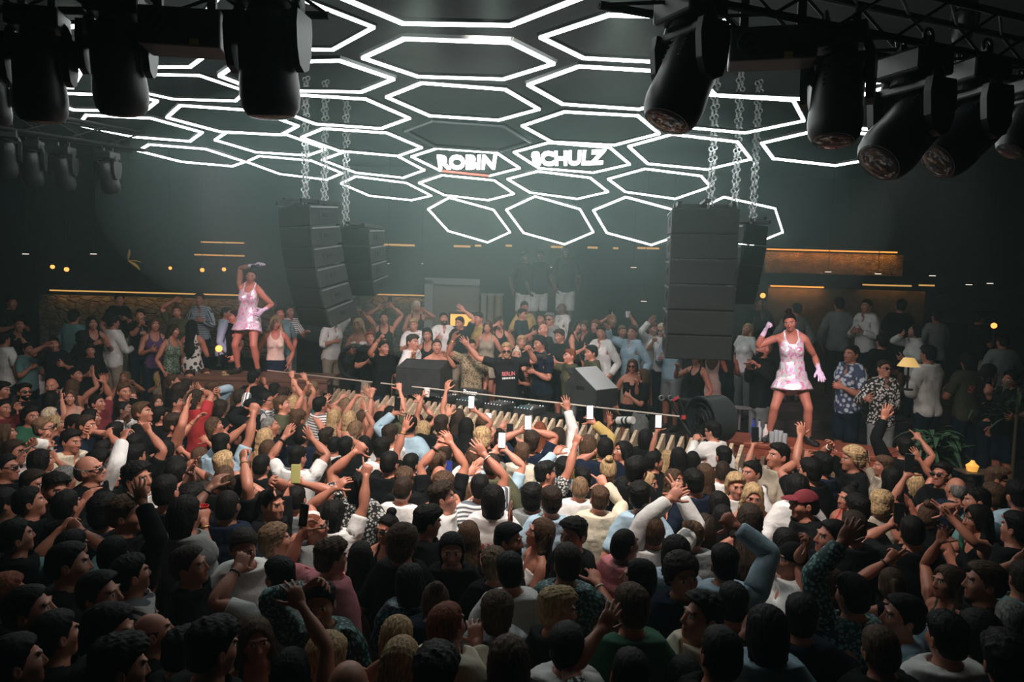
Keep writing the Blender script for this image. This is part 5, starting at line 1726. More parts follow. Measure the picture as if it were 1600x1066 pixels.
# ------------------------------------------------------------------ booth equipment
tb0 = at(760, 628, stage_y(at(760, 628, 11)[0]) + .75)
bt = empty('booth_table', (0, 0, 0)); tag(bt, 'dark long booth table carrying the players behind the slats', 'table')
uu = Vector(u) if False else (B_ - A_).normalized(); uu.z = 0; uu.normalize(); nn = Vector((uu.y, -uu.x, 0)); RB = Matrix((uu, -nn, Vector((0, 0, 1)))).transposed()
s0 = (Vector(at(690, 632, 12)) ); 
def along(xp, back, z):          # a spot BACK metres behind the slat line below picture column xp
    for t in np.linspace(0, 1, 200):
        p = A_ + (B_ - A_) * t - nn * back; p.z = z
        if px(p)[0] >= xp: return p
    return p
ta, tbb = along(668, .50, 1.3), along(868, .50, 1.3)
mid = (ta + tbb) / 2; LT = (tbb - ta).length
MB().box((mid.x, mid.y, 1.32), (LT, .62, .05), RB, .006).build('table_top', m_blk, bt)
for q in (ta, tbb): MB().box((q.x, q.y, .90), (.06, .5, .80), RB).build('leg', m_blk, bt)
m_gear = mat('player_plastic', (.035, .038, .04), .3)
m_led = mat('small_white_leds', (.8, .9, .95), .4, emit=1.6)
for i, xp in enumerate((690, 735, 780, 826)):
    p = along(xp, .50, 1.346); mixer = i == 2
    o = empty('mixer' if mixer else 'media_player', tuple(p), math.atan2(uu.y, uu.x))
    MB().box((0, 0, .05), (.33, .40, .10), None, .01).build('case', m_gear, o)
    b = MB()
    if mixer:
        for ix in range(4):
            for iy in range(4): b.tube((-.11 + .07 * ix, .13 - .07 * iy, .10), (-.11 + .07 * ix, .13 - .07 * iy, .125), .014, .011, 10)
        b.build('knobs', m_steel, o)
    else:
        MB().tube((0, .05, .10), (0, .05, .118), .105, .10, 28).build('jog_wheel', m_steel, o)
        MB().box((0, -.15, .115), (.20, .09, .012), Matrix.Rotation(R(20), 3, 'X')).build('display', mat('player_display', (.02, .05, .06), .2, emit=.04, ecol=(.5, .7, .75)), o)
    l = MB()
    for k in range(6): l.sph((-.13 + .05 * k, .18, .102), .008, n=6).sph((-.14 + .055 * k, -.19, .102), .007, n=6)
    l.build('indicator_leds', m_led, o)
    tag(o, 'black mixer with rows of knobs, third device on the booth table' if mixer else 'black media player with round jog wheel, %s device on the booth table' % ('first' if i == 0 else 'second' if i == 1 else 'last'), 'mixer' if mixer else 'player', 'devices on the booth table')
def text_mesh(body, w, h, m, parent, loc, rotm, name='lettering', ext=.003, off=.02):
    cu = bpy.data.curves.new('t', 'FONT'); cu.body = body; cu.align_x = 'CENTER'; cu.align_y = 'CENTER'; cu.size = 1; cu.extrude = .0; cu.offset = off; cu.resolution_u = 2
    to = bpy.data.objects.new('tmp', cu); C.objects.link(to); me = bpy.data.meshes.new_from_object(to.evaluated_get(bpy.context.evaluated_depsgraph_get())); bpy.data.objects.remove(to)
    V = verts_of(me); V -= [(V[:, 0].max() + V[:, 0].min()) / 2, (V[:, 1].max() + V[:, 1].min()) / 2, 0]; V /= [np.ptp(V[:, 0]), np.ptp(V[:, 1]), 1]; V *= [w, h, 1]
    V = V @ np.array(rotm).T + np.array(loc); me.vertices.foreach_set('co', V.astype(np.float32).ravel()); me.update(); me.materials.clear(); me.materials.append(m); me.name = name
    o = bpy.data.objects.new(name, me); C.objects.link(o); o.parent = parent; return o
sp = along(738, .60, 1.346); sp.z = max(1.346, at(738, 612, sp.y)[2] - .155); sg = empty('gear_case', tuple(sp), math.atan2(uu.y, uu.x)); tag(sg, 'black equipment case lettered Pioneer behind the players', 'equipment case')
MB().box((0, 0, .10), (.46, .16, .20), None, .01).build('case', m_gear, sg)
text_mesh('Pioneer', .26, .075, mat('brightened_white_logo', (.8, .82, .8), .5, emit=.7, ecol=(1, 1, 1)), sg, (0, -.086, .155), Matrix.Rotation(R(90), 3, 'X'))  # lettering given a glow so it shows in the dim booth
# floor monitors
def wedge(c, w, d, h, yaw, lab, mtop, fh=.80):
    o = empty('stage_monitor', tuple(c), R(yaw)); tag(o, lab, 'monitor speaker', 'monitor speakers on stage')
    MB().prism([(-w / 2, -d / 2, 0), (-w / 2, d / 2, 0), (-w / 2, d / 2, h * .55), (-w / 2, d * .2, h), (-w / 2, -d / 2, h * fh)], (w, 0, 0)).build('cabinet', m_cab, o)
    MB().box((0, d * .36, h * .80), (w * .92, .02, h * .5), Matrix.Rotation(R(-50), 3, 'X')).build('grille', m_gr, o)
    for q in (-1, 1): MB().box((q * (w / 2 + .004), 0, h * .5), (.008, .16, .05), None, .003).build('handle', m_blk, o)
    MB().box((0, -d * .15, h * (1 + fh) / 2 + .006), (w * .98, math.hypot(d * .7, h * (1 - fh)), .014), Matrix.Rotation(math.atan2(h * (1 - fh), d * .7), 3, 'X')).build('lid', mtop, o)
    return o
wedge(at(663, 614, 11.8), .74, .60, .52, -14, 'large black wedge monitor speaker on stage, left of the DJ', m_cab)
wedge(at(923, 632, 10.5), .46, .60, .52, 42, 'black monitor box with a light grey lid, right of the DJ', mat('grey_lid', (.34, .36, .37), .5), .48)
for (x, y, Y, lab) in ((663, 640, 11.8, 'black stand under the large left monitor'), (923, 655, 10.7, 'black stand under the grey-lidded monitor')):
    p = at(x, y - 24, Y); o = MB().box((0, 0, -.02), (.40, .34, .04)).tube((0, 0, -.04), (0, 0, -max(.1, p[2] - .52)), .05).build('monitor_stand', m_blk, loc=tuple(p)); o.location.z = p[2]
    MB().tube((0, 0, -(p[2] - .53)), (0, 0, -(p[2] - .50)), .24, .24, 20).build('foot', m_blk, o); tag(o, lab, 'stand')
# drum fan and its frame, at the right end of the booth
fc = at(1110, 655, 9.75); fan = empty('drum_fan', tuple(fc), R(-62)); tag(fan, 'big black drum fan at the right end of the booth', 'fan')
MB().lathe([(.30, -.19), (.315, -.19), (.315, .19), (.30, .19), (.30, -.19)], 32, Matrix.Rotation(R(90), 4, 'X')).build('drum', mat('fan_paint', (.03, .04, .042), .4), fan, True)
for yy, nm in ((-.185, 'front_guard'), (.185, 'rear_guard')):
    g = MB()
    for r in (.08, .15, .22, .29): g.torus((0, yy, 0), r, .005, Matrix.Rotation(R(90), 3, 'X'), 24, 5)
    g.build(nm, m_blk, fan)
b = MB()
for i in range(5): b.box((0, 0, .15), (.12, .012, .22), Matrix.Rotation(R(72 * i), 3, 'Y') @ Matrix.Rotation(R(24), 3, 'Z'))
b2 = MB()
for i in range(5):
    Rr = Matrix.Rotation(R(72 * i), 3, 'Y'); b2.box(tuple(Rr @ Vector((0, 0, .15))), (.12, .012, .22), Rr @ Matrix.Rotation(R(24), 3, 'Z'))
b.bm.free(); b2.tube((0, -.06, 0), (0, .06, 0), .06, n=16); b2.build('blades', m_blk, fan)
st = MB().box((0, 0, -.33), (.5, .3, .03)); 
for q in (-1, 1): st.tube((q * .22, 0, -.33), (q * .22, 0, 0), .018, n=8)
st.tube((0, 0, -.34), (0, 0, -(fc[2] - .50)), .04, n=10); st.build('stand', m_blk, fan)
fl = at(556, 567, 13.0); f2 = empty('floor_fan', tuple(fl), R(-10)); tag(f2, 'round black floor fan with wire guard at the left side of the stage', 'fan')
g = MB()
for r in (.07, .14, .21, .28): g.torus((0, -.06, 0), r, .006, Matrix.Rotation(R(90), 3, 'X'), 24, 5)
for i in range(8): g.tube((0, -.06, 0), (.28 * math.cos(i * .785), -.06, .28 * math.sin(i * .785)), .004, n=5)
g.build('guard', m_blk, f2); MB().torus((0, 0, 0), .30, .045, Matrix.Rotation(R(90), 3, 'X'), 28, 8).build('housing', m_cab, f2, True)
b2 = MB()
for i in range(5):
    Rr = Matrix.Rotation(R(72 * i), 3, 'Y'); b2.box(tuple(Rr @ Vector((0, 0, .14))), (.11, .012, .2), Rr @ Matrix.Rotation(R(24), 3, 'Z'))
b2.tube((0, -.05, 0), (0, .05, 0), .06, n=16); b2.build('blades', m_blk, f2)
MB().box((0, 0, -.36), (.4, .25, .04)).tube((0, 0, -.36), (0, 0, -.30), .03).tube((0, 0, -.37), (0, 0, -(fl[2] - .75)), .03).build('foot', m_blk, f2)
# tripod arm with ring clamps and red clip, next to the drum fan
o = empty('lamp_stand', tuple(at(1080, 690, 9.9))); tag(o, 'black folding stand arm with red clips beside the drum fan', 'stand')
P0 = o.location.copy(); rel = lambda x, y, Y: Vector(at(x, y, Y)) - P0
MB().tube(rel(1032, 622, 10), rel(1092, 628, 9.9), .030, n=10).build('cross_arm', m_blk, o); MB().tube(rel(1044, 624, 10), rel(1086, 692, 9.8), .028, n=10).tube(rel(1062, 626, 9.9), rel(1090, 700, 9.8), .022, n=10).build('diagonal_arm', m_blk, o)
MB().tube(rel(1086, 640, 9.9), rel(1084, 640, 9.9) - Vector((0, 0, P0.z + rel(1084, 640, 9.9).z - .5)), .03, n=10).build('pole', m_blk, o)
MB().box(tuple(rel(1056, 623, 9.85)), (.10, .03, .03), Matrix.Rotation(R(-30), 3, 'Y')).box(tuple(rel(1068, 652, 9.8)), (.05, .03, .05)).build('red_clip', mat('red_clip', (.6, .06, .08), .4), o)
for x, y in ((1034, 622), (1048, 622)): MB().torus(tuple(rel(x, y, 9.85)), .032, .012, Matrix.Rotation(R(90), 3, 'X'), 16, 6).build('ring_clamp', m_steel, o)
# white rolled towel tied with black on the booth edge
o = empty('rolled_towel', tuple(at(977, 660, 9.75)), R(-52)); tag(o, 'white rolled towel with black bands lying on the slats', 'towel')
MB().tube((-.13, 0, 0), (.14, 0, .05), .055, .05, 18).build('roll', mat('white_towel', (.7, .72, .7), .9, kind='cloth'), o, True)
for t in (-.03, .04): MB().tube((t, 0, .02 + t * .19 - .0), (t + .03, 0, .026 + t * .19), .0565, n=18).build('band', m_blk, o)
# bottles and glasses on the red counter
bg = [((1137, 655), 'blue', .30), ((1146, 656), 'clear', .28), ((1158, 658), 'white', .24), ((1168, 661), 'clear', .15), ((1176, 662), 'clear', .17), ((1184, 663), 'clear', .16), ((1190, 665), 'clear', .14)]
DN = ['blue bottle, leftmost on the red counter', 'tall clear bottle, second on the red counter', 'white bottle, third on the red counter', 'tumbler, first of the four right of the bottles', 'tumbler, second of the four right of the bottles', 'tumbler, third of the four right of the bottles', 'tumbler, last of the four, nearest the dancer']
for i, ((x, y), k, h) in enumerate(bg):
    p = atz(x, y + 8, 1.17); m = {'blue': mat('blue_glass', (.03, .06, .35), .1), 'clear': mat('bottle_glass', (.45, .55, .56), .1, spec=.8), 'white': mat('white_glass', (.7, .7, .66), .2)}[k]
    p = Vector((p[0], q0[1] + .0 - .0 + ((p[0] - q0[0]) / (q1[0] - q0[0])) * (q1[1] - q0[1]) + .22 + .04 * (i % 3), 1.172))
    if i < 3: o = MB().lathe([(.036, 0), (.038, h * .6), (.014, h * .78), (.014, h)], 14).build('bottle', m, smooth=True, loc=p); MB().tube((0, 0, h), (0, 0, h + .02), .016).build('stopper', m_blk, o)
    else: o = MB().lathe([(.030, 0), (.036, h), (.033, h), (.028, .01)], 14).build('tumbler', m, smooth=True, loc=p)
    tag(o, DN[i], 'bottle' if i < 3 else 'glass', 'bottles and glasses on the red counter')
p = at(1156, 640, 10.6); o = MB().lathe([(.05, 0), (.16, .02), (.17, .03), (.05, .012)], 24).build('silver_tray', m_steel, smooth=True, loc=tuple(p)); tag(o, 'round silver tray behind the bottles on the counter', 'tray')
MB().tube((0, 0, 0), (0, 0, -.30), .02).build('tray_stem', m_steel, o)

# ------------------------------------------------------------------ plants, lamps, ledges at the back
def leaf(mb, base, d, L, w, droop):
    d = Vector(d).normalized(); s = d.cross(Vector((0, 0, 1))); s = s.normalized() if s.length > .01 else Vector((1, 0, 0)); n = 6; prev = None
    for i in range(n + 1):
        t = i / n; c = Vector(base) + d * L * t - Vector((0, 0, droop * L * t * t)); ww = w * math.sin(math.pi * min(1, t * .92 + .06)) 
        a = mb.bm.verts.new(c - s * ww + Vector((0, 0, ww * .3))); b = mb.bm.verts.new(c); e = mb.bm.verts.new(c + s * ww + Vector((0, 0, ww * .3)))
        if prev: mb.bm.faces.new((prev[0], prev[1], b, a)); mb.bm.faces.new((prev[1], prev[2], e, b))
        prev = (a, b, e)
pp = at(1462, 690, 8.9); pl = empty('potted_plant', (pp[0], pp[1], 0)); tag(pl, 'dark green leafy potted plant at the right end of the red counter', 'plant')
MB().lathe([(.17, 0), (.24, .5), (.26, .52), (.23, .5)], 24).build('pot', mat('dark_pot', (.03, .03, .03), .5), pl, True)
MB().tube((0, 0, .45), (.02, 0, pp[2] - .12), .03, .02, 8).build('stem', mat('plant_stem', (.06, .05, .02), .7), pl)
mb = MB(); rn = random.Random(8)
for i in range(110):
    a = rn.uniform(0, 6.28); e = rn.uniform(-.4, 1.1); b = Vector((rn.gauss(0, .10), rn.gauss(0, .10), pp[2] - .10 + rn.uniform(-.12, .22)))
    leaf(mb, b, (math.cos(a), math.sin(a), e), rn.uniform(.22, .42), rn.uniform(.025, .042), rn.uniform(.2, .9))
mb.build('leaves', mat('plant_leaf', (.035, .085, .045), .4), pl, True)
p2 = at(1592, 606, 9.4); pl2 = empty('potted_shrub', (p2[0], p2[1], 0)); tag(pl2, 'dark feathery shrub at the far right edge', 'plant')
MB().lathe([(.16, 0), (.22, .45), (.24, .47), (.2, .45)], 20).build('pot', mat('dark_pot'), pl2, True); mb = MB()
for i in range(90):
    a = rn.uniform(0, 6.28); leaf(mb, (rn.gauss(0, .16), rn.gauss(0, .16), p2[2] - .2 + rn.uniform(-.2, .3)), (math.cos(a), math.sin(a), rn.uniform(-.2, 1)), rn.uniform(.15, .3), .014, .5)
mb.build('leaves', mat('plant_leaf'), pl2, True); MB().tube((0, 0, .4), (0, 0, p2[2]), .025, .015, 8).build('stem', mat('plant_stem'), pl2)

m_gold = mat('gold_strip_light', (.9, .55, .15), .4, emit=1.25, ecol=(1, .40, .07)); m_gold2 = mat('dim_gold_strip_light', (.8, .5, .15), .4, emit=.62, ecol=(1, .55, .16))
m_orb = mat('orange_lamp_glass', (.9, .4, .1), .4, emit=2.2, ecol=(1, .36, .08))
def strip(x0, x1, y, Y, lab, m, z_h=.03):
    a, b = at(x0, y, Y), at(x1, y, Y); L = b[0] - a[0]; o = empty('strip_light', tuple((a + b) / 2)); tag(o, lab, 'strip light', 'gold strip lights on the back ledges')
    MB().box((0, 0, 0), (L, .03, z_h)).build('light_bar', m, o); MB().box((0, .05, z_h / 2 + .02), (L + .05, .16, .03)).build('ledge_profile', mat('dark_board', (.03, .025, .02), .6, kind='wood'), o)
SL = [(314, 381, 379, 17.6, 'short gold strip light high on the back wall, left', m_gold2), (304, 382, 399, 17.6, 'thin pale gold strip below the short high one, left', m_gold2), (78, 412, 458, 16.4, 'long gold strip light along the left terrace wall', m_gold2),
      (583, 668, 461, 17.3, 'gold strip light on the stone wall left of the pale panel', m_gold2), (1198, 1402, 392, 17.2, 'bright gold strip light over the rough wall at right', m_gold), (1204, 1287, 448, 16.0, 'short gold strip light behind the right speaker array', m_gold), (1348, 1424, 446, 16.0, 'gold strip light over the back bar at right', m_gold2), (1436, 1460, 446, 16.0, 'last tiny gold strip over the back bar at right', m_gold2)]
for s_ in SL:
    strip(*s_)
    a, b = at(s_[0], s_[2], s_[3]), at(s_[1], s_[2], s_[3]); l = bpy.data.lights.new('strip_lamp', 'AREA'); l.shape = 'RECTANGLE'; l.size = b[0] - a[0]; l.size_y = .04; l.energy = (GOLD if s_[5] is m_gold else GOLD * .3) * (b[0] - a[0]); l.color = (1, .45, .10)
    o = bpy.data.objects.new('strip_lamp', l); C.objects.link(o); o.location = ((a[0] + b[0]) / 2, a[1] - .06, (a[2] + b[2]) / 2 - .03); o.rotation_euler = (R(28), 0, 0)
for i, (x0, x1, y) in enumerate([(600, 648, 383), (709, 735, 385), (742, 752, 384), (790, 800, 384), (860, 880, 386), (918, 934, 387), (958, 966, 388), (996, 1030, 388)]):
    strip(x0, x1, y, 17.6, 'short broken piece of gold strip light above the stage, %s from left' % ORD[i], m_gold2, .045)
m_stone = mat('stone_wall', (.17, .15, .115), .8, kind='stone'); 
def panel(x0, x1, y0, y1, Y, name, lab, cat, m, dep=.12, frame=None):
    a, b = at(x0, y0, Y), at(x1, y1, Y); c = ((a[0] + b[0]) / 2, Y + dep / 2, (a[2] + b[2]) / 2); d = (abs(b[0] - a[0]), dep, abs(a[2] - b[2]))
    o = MB().box((0, 0, 0), d, None, .01).build(name, m, loc=c)
    if lab: tag(o, lab, cat)
    else: structure(o)
    return o
panel(530, 668, 462, 560, 17.35, 'wall_stone', None, '', m_stone); panel(60, 430, 460, 560, 16.5, 'wall_terrace', None, '', m_stone, .1)
panel(1196, 1410, 393, 432, 17.3, 'wall_rough', None, '', mat('rough_gold_wall', (.30, .20, .09), .8, kind='stone', k=2.5)); panel(1200, 1440, 449, 540, 16.1, 'wall_bar', None, '', mat('bar_back_wall', (.10, .075, .05), .7, kind='rough'))
sp_ = panel(672, 748, 444, 520, 16.9, 'pale_screen', 'pale beige screen with a light frame behind the stage', 'screen', mat('pale_beige_panel', (.34, .30, .26), .6))
for (x0, x1, y0, y1) in ((664, 676, 438, 520), (664, 750, 434, 446)): 
    a, b = at(x0, y0, 16.8), at(x1, y1, 16.8); MB().box(((a[0] + b[0]) / 2 - sp_.location.x, 16.8 - sp_.location.y, (a[2] + b[2]) / 2 - sp_.location.z), (abs(b[0] - a[0]), .1, abs(a[2] - b[2]))).build('frame_bar', mat('pale_frame', (.46, .47, .46), .5), sp_)
for i, (x, w_, c) in enumerate(((755, 9, (.5, .48, .44)), (766, 10, (.40, .34, .24)), (779, 12, (.45, .36, .20)))):
    p = at(x, 500, 16.7); o = MB().tube((0, 0, -1.2), (0, 0, .55), w_ * 16.7 / F / 2, n=14).build('pale_column', mat('column_%d' % i, c, .6), loc=tuple(p), smooth=True); MB().tube((0, 0, .55), (0, 0, .60), w_ * 16.7 / F / 1.6, n=14).build('capital', mat('column_0'), o)
    tag(o, '%s pale upright column right of the beige screen' % ('slim first', 'second ribbed', 'third golden')[i], 'column')
# warm display box glowing behind the stage
p = at(723, 500, 16.6); o = MB().box((0, 0, 0), (.62, .2, .34), None, .01).build('display_box', m_blk, loc=tuple(p)); tag(o, 'orange lit display box behind the people left of the DJ', 'display box'); MB().box((0, -.105, 0), (.54, .01, .26)).build('glowing_face', mat('orange_glow', (.9, .4, .08), .5, emit=1.6, ecol=(1, .45, .1)), o)
for i, (x, y, Y, r) in enumerate([(82, 417, 16, .045), (104, 421, 16, .05), (266, 419, 16, .035), (316, 422, 16, .045), (350, 421, 16, .042), (342, 545, 12.8, .06), (1553, 509, 13, .05), (1192, 462, 14, .05)]):
    p = at(x, y, Y); o = MB().sph((0, 0, 0), r, n=14).build('lamp_globe', m_orb, loc=tuple(p), smooth=True); hangs = i < 5
    if hangs: MB().tube((0, 0, r), (0, 0, 6.1 - p[2]), .006, n=6).build('cord', m_blk, o); MB().tube((0, 0, r * .8), (0, 0, r * 1.6), r * .5, r * .3).build('socket', m_blk, o)
    else: MB().tube((0, 0, -r), (0, 0, -r - .22), .012, n=8).tube((0, 0, -r - .22), (0, 0, -r - .24), .05).build('lamp_base', m_blk, o)
    tag(o, ['small orange hanging lamp, leftmost on the left wall', 'small orange hanging lamp beside the leftmost one', 'tiny pale orange lamp left of the pair near the dancer', 'orange hanging lamp, first of the pair near the left dancer', 'orange hanging lamp, second of the pair near the left dancer', 'glowing orange table lamp behind the light blue shirt', 'small orange lamp in the dark far right', 'orange glow lamp behind the right speaker array'][i], 'lamp', 'orange lamps')
p = at(1420, 566, 10.4); o = MB().lathe([(.15, -.06), (.07, .06)], 20).build('table_lamp', mat('lamp_shade', (.8, .6, .25), .6, emit=.5, ecol=(1, .62, .2)), loc=tuple(p), smooth=True); MB().tube((0, 0, -.05), (0, 0, -.38), .015, n=8).tube((0, 0, -.38), (0, 0, -.40), .08).build('lamp_base', m_blk, o); tag(o, 'yellow cone table lamp beside the man in a white shirt', 'lamp')
# gold leaf ornament on the left
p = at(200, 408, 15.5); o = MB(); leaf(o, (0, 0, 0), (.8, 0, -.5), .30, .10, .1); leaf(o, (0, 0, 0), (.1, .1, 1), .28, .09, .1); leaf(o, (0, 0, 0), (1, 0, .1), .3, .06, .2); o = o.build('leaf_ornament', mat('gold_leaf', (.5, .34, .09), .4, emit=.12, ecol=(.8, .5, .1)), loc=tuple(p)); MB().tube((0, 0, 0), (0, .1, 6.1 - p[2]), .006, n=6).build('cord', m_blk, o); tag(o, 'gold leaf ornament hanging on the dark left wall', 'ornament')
# tray of yellow things far right
p = at(1530, 738, 7.9); o = MB().box((0, 0, 0), (.42, .26, .02), None, .005).build('serving_tray', mat('dark_tray', (.06, .045, .03), .5), loc=tuple(p)); MB().tube((0, 0, -.01), (0, 0, -p[2] + .01), .03).build('tray_leg', m_blk, o); tag(o, 'dark serving tray on a stand in the dark far right', 'tray')
o = MB().lathe([(.05, 0), (.065, .06), (.03, .09), (.015, .12)], 14).build('candle_jar', mat('amber_jar', (.7, .35, .05), .3, emit=.7, ecol=(1, .5, .1)), loc=(p[0] - .08, p[1], p[2] + .011), smooth=True); MB().tube((0, 0, .12), (0, 0, .14), .012).build('cap', m_blk, o); tag(o, 'amber glowing jar on the serving tray at far right', 'jar')
# back bar behind the stage people
p = at(1510, 470, 14.6); o = empty('back_bar_shelf', tuple(p)); tag(o, 'dark bar shelf with faint lights in the far right corner', 'shelf')
for k in range(3): MB().box((.3, 0, .1 - .28 * k), (1.6, .25, .03)).build('shelf_board', mat('dark_board'), o)
MB().box((.3, .13, -.2), (1.6, .02, .9)).build('back_board', mat('dark_board'), o)
m_spark = mat('tiny_lamp', (1, .95, .85), .4, emit=1.1, ecol=(1, .9, .75))
for i, (x, y) in enumerate([(607, 412), (660, 412), (1050, 417), (860, 418), (1006, 471), (990, 418), (40, 397), (146, 397), (1294, 425), (1372, 428), (1457, 431), (1514, 445), (1547, 443)]):
    p = at(x, y, 16.9); o = MB().box((0, 0, 0), (.13 if i > 2 else .035, .05, .016), None, .004).build('spot_light', m_spark, loc=tuple(p)); MB().tube((0, 0, .01), (0, 0, 6.1 - p[2]), .008, n=6).build('rod', m_blk, o)
    tag(o, 'tiny pale spot of light high in the dark background, %s' % ['above the stone wall, left one', 'above the stone wall, right one', 'beside the right speaker array', 'above the hazy figures', 'low over the stage', 'between hazy figures and right array', 'at the far left', 'near the gold leaf ornament', 'over the right dancer', 'right of the right dancer', 'over the white shirt man', 'second from the right edge', 'nearest the right edge'][i], 'spot light')
m_pod = mat('podium_dark', (.03, .032, .03), .7, kind='rough')
a = at(800, 500, 15.4); b = at(915, 500, 15.4); o = MB().box((0, .5, 0), (b[0] - a[0], 1.0, 1.05)).build('platform_block', m_pod, loc=((a[0] + b[0]) / 2, 15.35, 1.15 + .525)); structure(o)
o2 = at(1065, 500, 15.4); structure(MB().box((0, .5, 0), (.9, 1.0, 1.05)).build('platform_block', m_pod, loc=(o2[0], 15.35, 1.15 + .525)))
# ------------------------------------------------------------------ everyone
G3 = 'hazy people on the platforms behind the stage'
EX = []  # black tops and dark skin paint in the dimness at the back
for x, y, tc, bc, lab in ((820, 402, 'K', 'W', 'hazy person in dark top and white shorts, first of three on the back platform'), (843, 400, 'K', 'W', 'hazy person in dark top and white shorts, middle of three on the back platform'), (884, 394, 'K', 'W', 'hazy person in dark top and white shorts, last of three on the back platform'), (1066, 404, 'G', 'S', 'hazy person in beige shorts on the back platform beside the right array')):
    d = 15.85; P = at(x, y, d); fl = 2.2
    EX.append(dict(x=x, y=y, fem=False, hair='short', hc='k', sk=4, top='tee', tc=tc, yaw=rnd.uniform(-15, 15), ex=[], hands=[], stage=True, sec='X', P=P, fl=fl, h=(P[2] - fl) / .946, lab=lab, bot='shorts', bc=bc, group=G3))
def chest_text(body, w, h, x, z, y, m, name='lettering'):
    def f(o, fin):
        cu = bpy.data.curves.new('t', 'FONT'); cu.body = body; cu.align_x = 'CENTER'; cu.align_y = 'CENTER'; cu.size = 1; cu.offset = .02; cu.resolution_u = 2
        to = bpy.data.objects.new('tmp', cu); C.objects.link(to); me = bpy.data.meshes.new_from_object(to.evaluated_get(bpy.context.evaluated_depsgraph_get())); bpy.data.objects.remove(to)
        V = verts_of(me); V -= [(V[:, 0].max() + V[:, 0].min()) / 2, (V[:, 1].max() + V[:, 1].min()) / 2, 0]
        V = V / [np.ptp(V[:, 0]), np.ptp(V[:, 1]), 1] * [w, h, 1]; V = np.stack([V[:, 0] + x, y - 0 * V[:, 0] + .9 * V[:, 0] ** 2, V[:, 1] + z], 1)
        me.vertices.foreach_set('co', V.astype(np.float32).ravel()); child(fin(template(me), name), name, m, o)
    return f
m_white_p = mat('white_print', (.8, .82, .8), .5); m_red_p = mat('red_print', (.75, .22, .24), .5)
def chest_bar(w, h, x, z, y, m, n, name='shirt_print'):
    def f(o, fin):
        mb = MB()
        for i in range(n): mb.box((x - w / 2 + w * (i + .5) / n, y, z), (w / n * .7, .004, h))
        me = bpy.data.meshes.new(name); mb.bm.to_mesh(me); mb.bm.free(); child(fin(template(me), name), name, m, o)
    return f
for p in PEOPLE:
    if 'DJ' in p['ex']: p['print'] = [chest_text('BERLIN', .20, .062, 0, 1.305, -.172, m_red_p), chest_bar(.20, .03, 0, 1.235, -.160, m_white_p, 8)]
    if p['hair'] == 'bald' and p['sec'] == 'X' and p['tc'] == 'K': p['print'] = [chest_text('15', .12, .09, .02, 1.33, -.170, m_white_p)]
    if p['sec'] == 'Z' and p['sk'] == 4 and p['fem'] == False: p['print'] = [chest_bar(.05, .05, .085, 1.33, -.158, m_white_p, 1, 'badge')]
idx = 0
PO = {}; mass = []
for p in PEOPLE + EX:
    o = make_person(p, idx); PO[idx] = o
    if idx in MASS: mass.append(o)
    if 'DJ' in p['ex']: DJ = (o, p)
    idx += 1
if mass:           # the faintest few, mostly hidden behind others, as one mass
    mats, vs_, fs_, mi_, rs_, ft_ = [], [], [], [], [], []; nv = 0
    for o in mass:
        for q in [o] + list(o.children):
            me = q.data; V = verts_of(me) + np.array(o.location); m = me.materials[0]
            if m not in mats: mats.append(m)
            fs_ += [[v + nv for v in f.vertices] for f in me.polygons]; mi_ += [mats.index(m)] * len(me.polygons); vs_.append(V)
            r = np.zeros(len(V) * 3, np.float32); c = np.zeros(len(V) * 4, np.float32)
            if 'rest' in me.attributes: me.attributes['rest'].data.foreach_get('vector', r)
            if 'feat' in me.attributes: me.attributes['feat'].data.foreach_get('color', c)
            rs_.append(r); ft_.append(c); nv += len(V)
        for q in list(o.children): bpy.data.objects.remove(q)
        bpy.data.objects.remove(o)
    me = bpy.data.meshes.new('crowd'); me.from_pydata(np.concatenate(vs_).tolist(), [], fs_); 
    for m in mats: me.materials.append(m)
    me.polygons.foreach_set('material_index', mi_); me.polygons.foreach_set('use_smooth', [True] * len(fs_))
    me.attributes.new('rest', 'FLOAT_VECTOR', 'POINT').data.foreach_set('vector', np.concatenate(rs_)); me.attributes.new('feat', 'FLOAT_COLOR', 'POINT').data.foreach_set('color', np.concatenate(ft_))
    o = bpy.data.objects.new('crowd', me); C.objects.link(o); tag(o, 'faint half-hidden people scattered behind the others across the hall', 'crowd', kind='stuff')
print('people', idx, time.time() - T0)
held()
print('held', time.time() - T0)

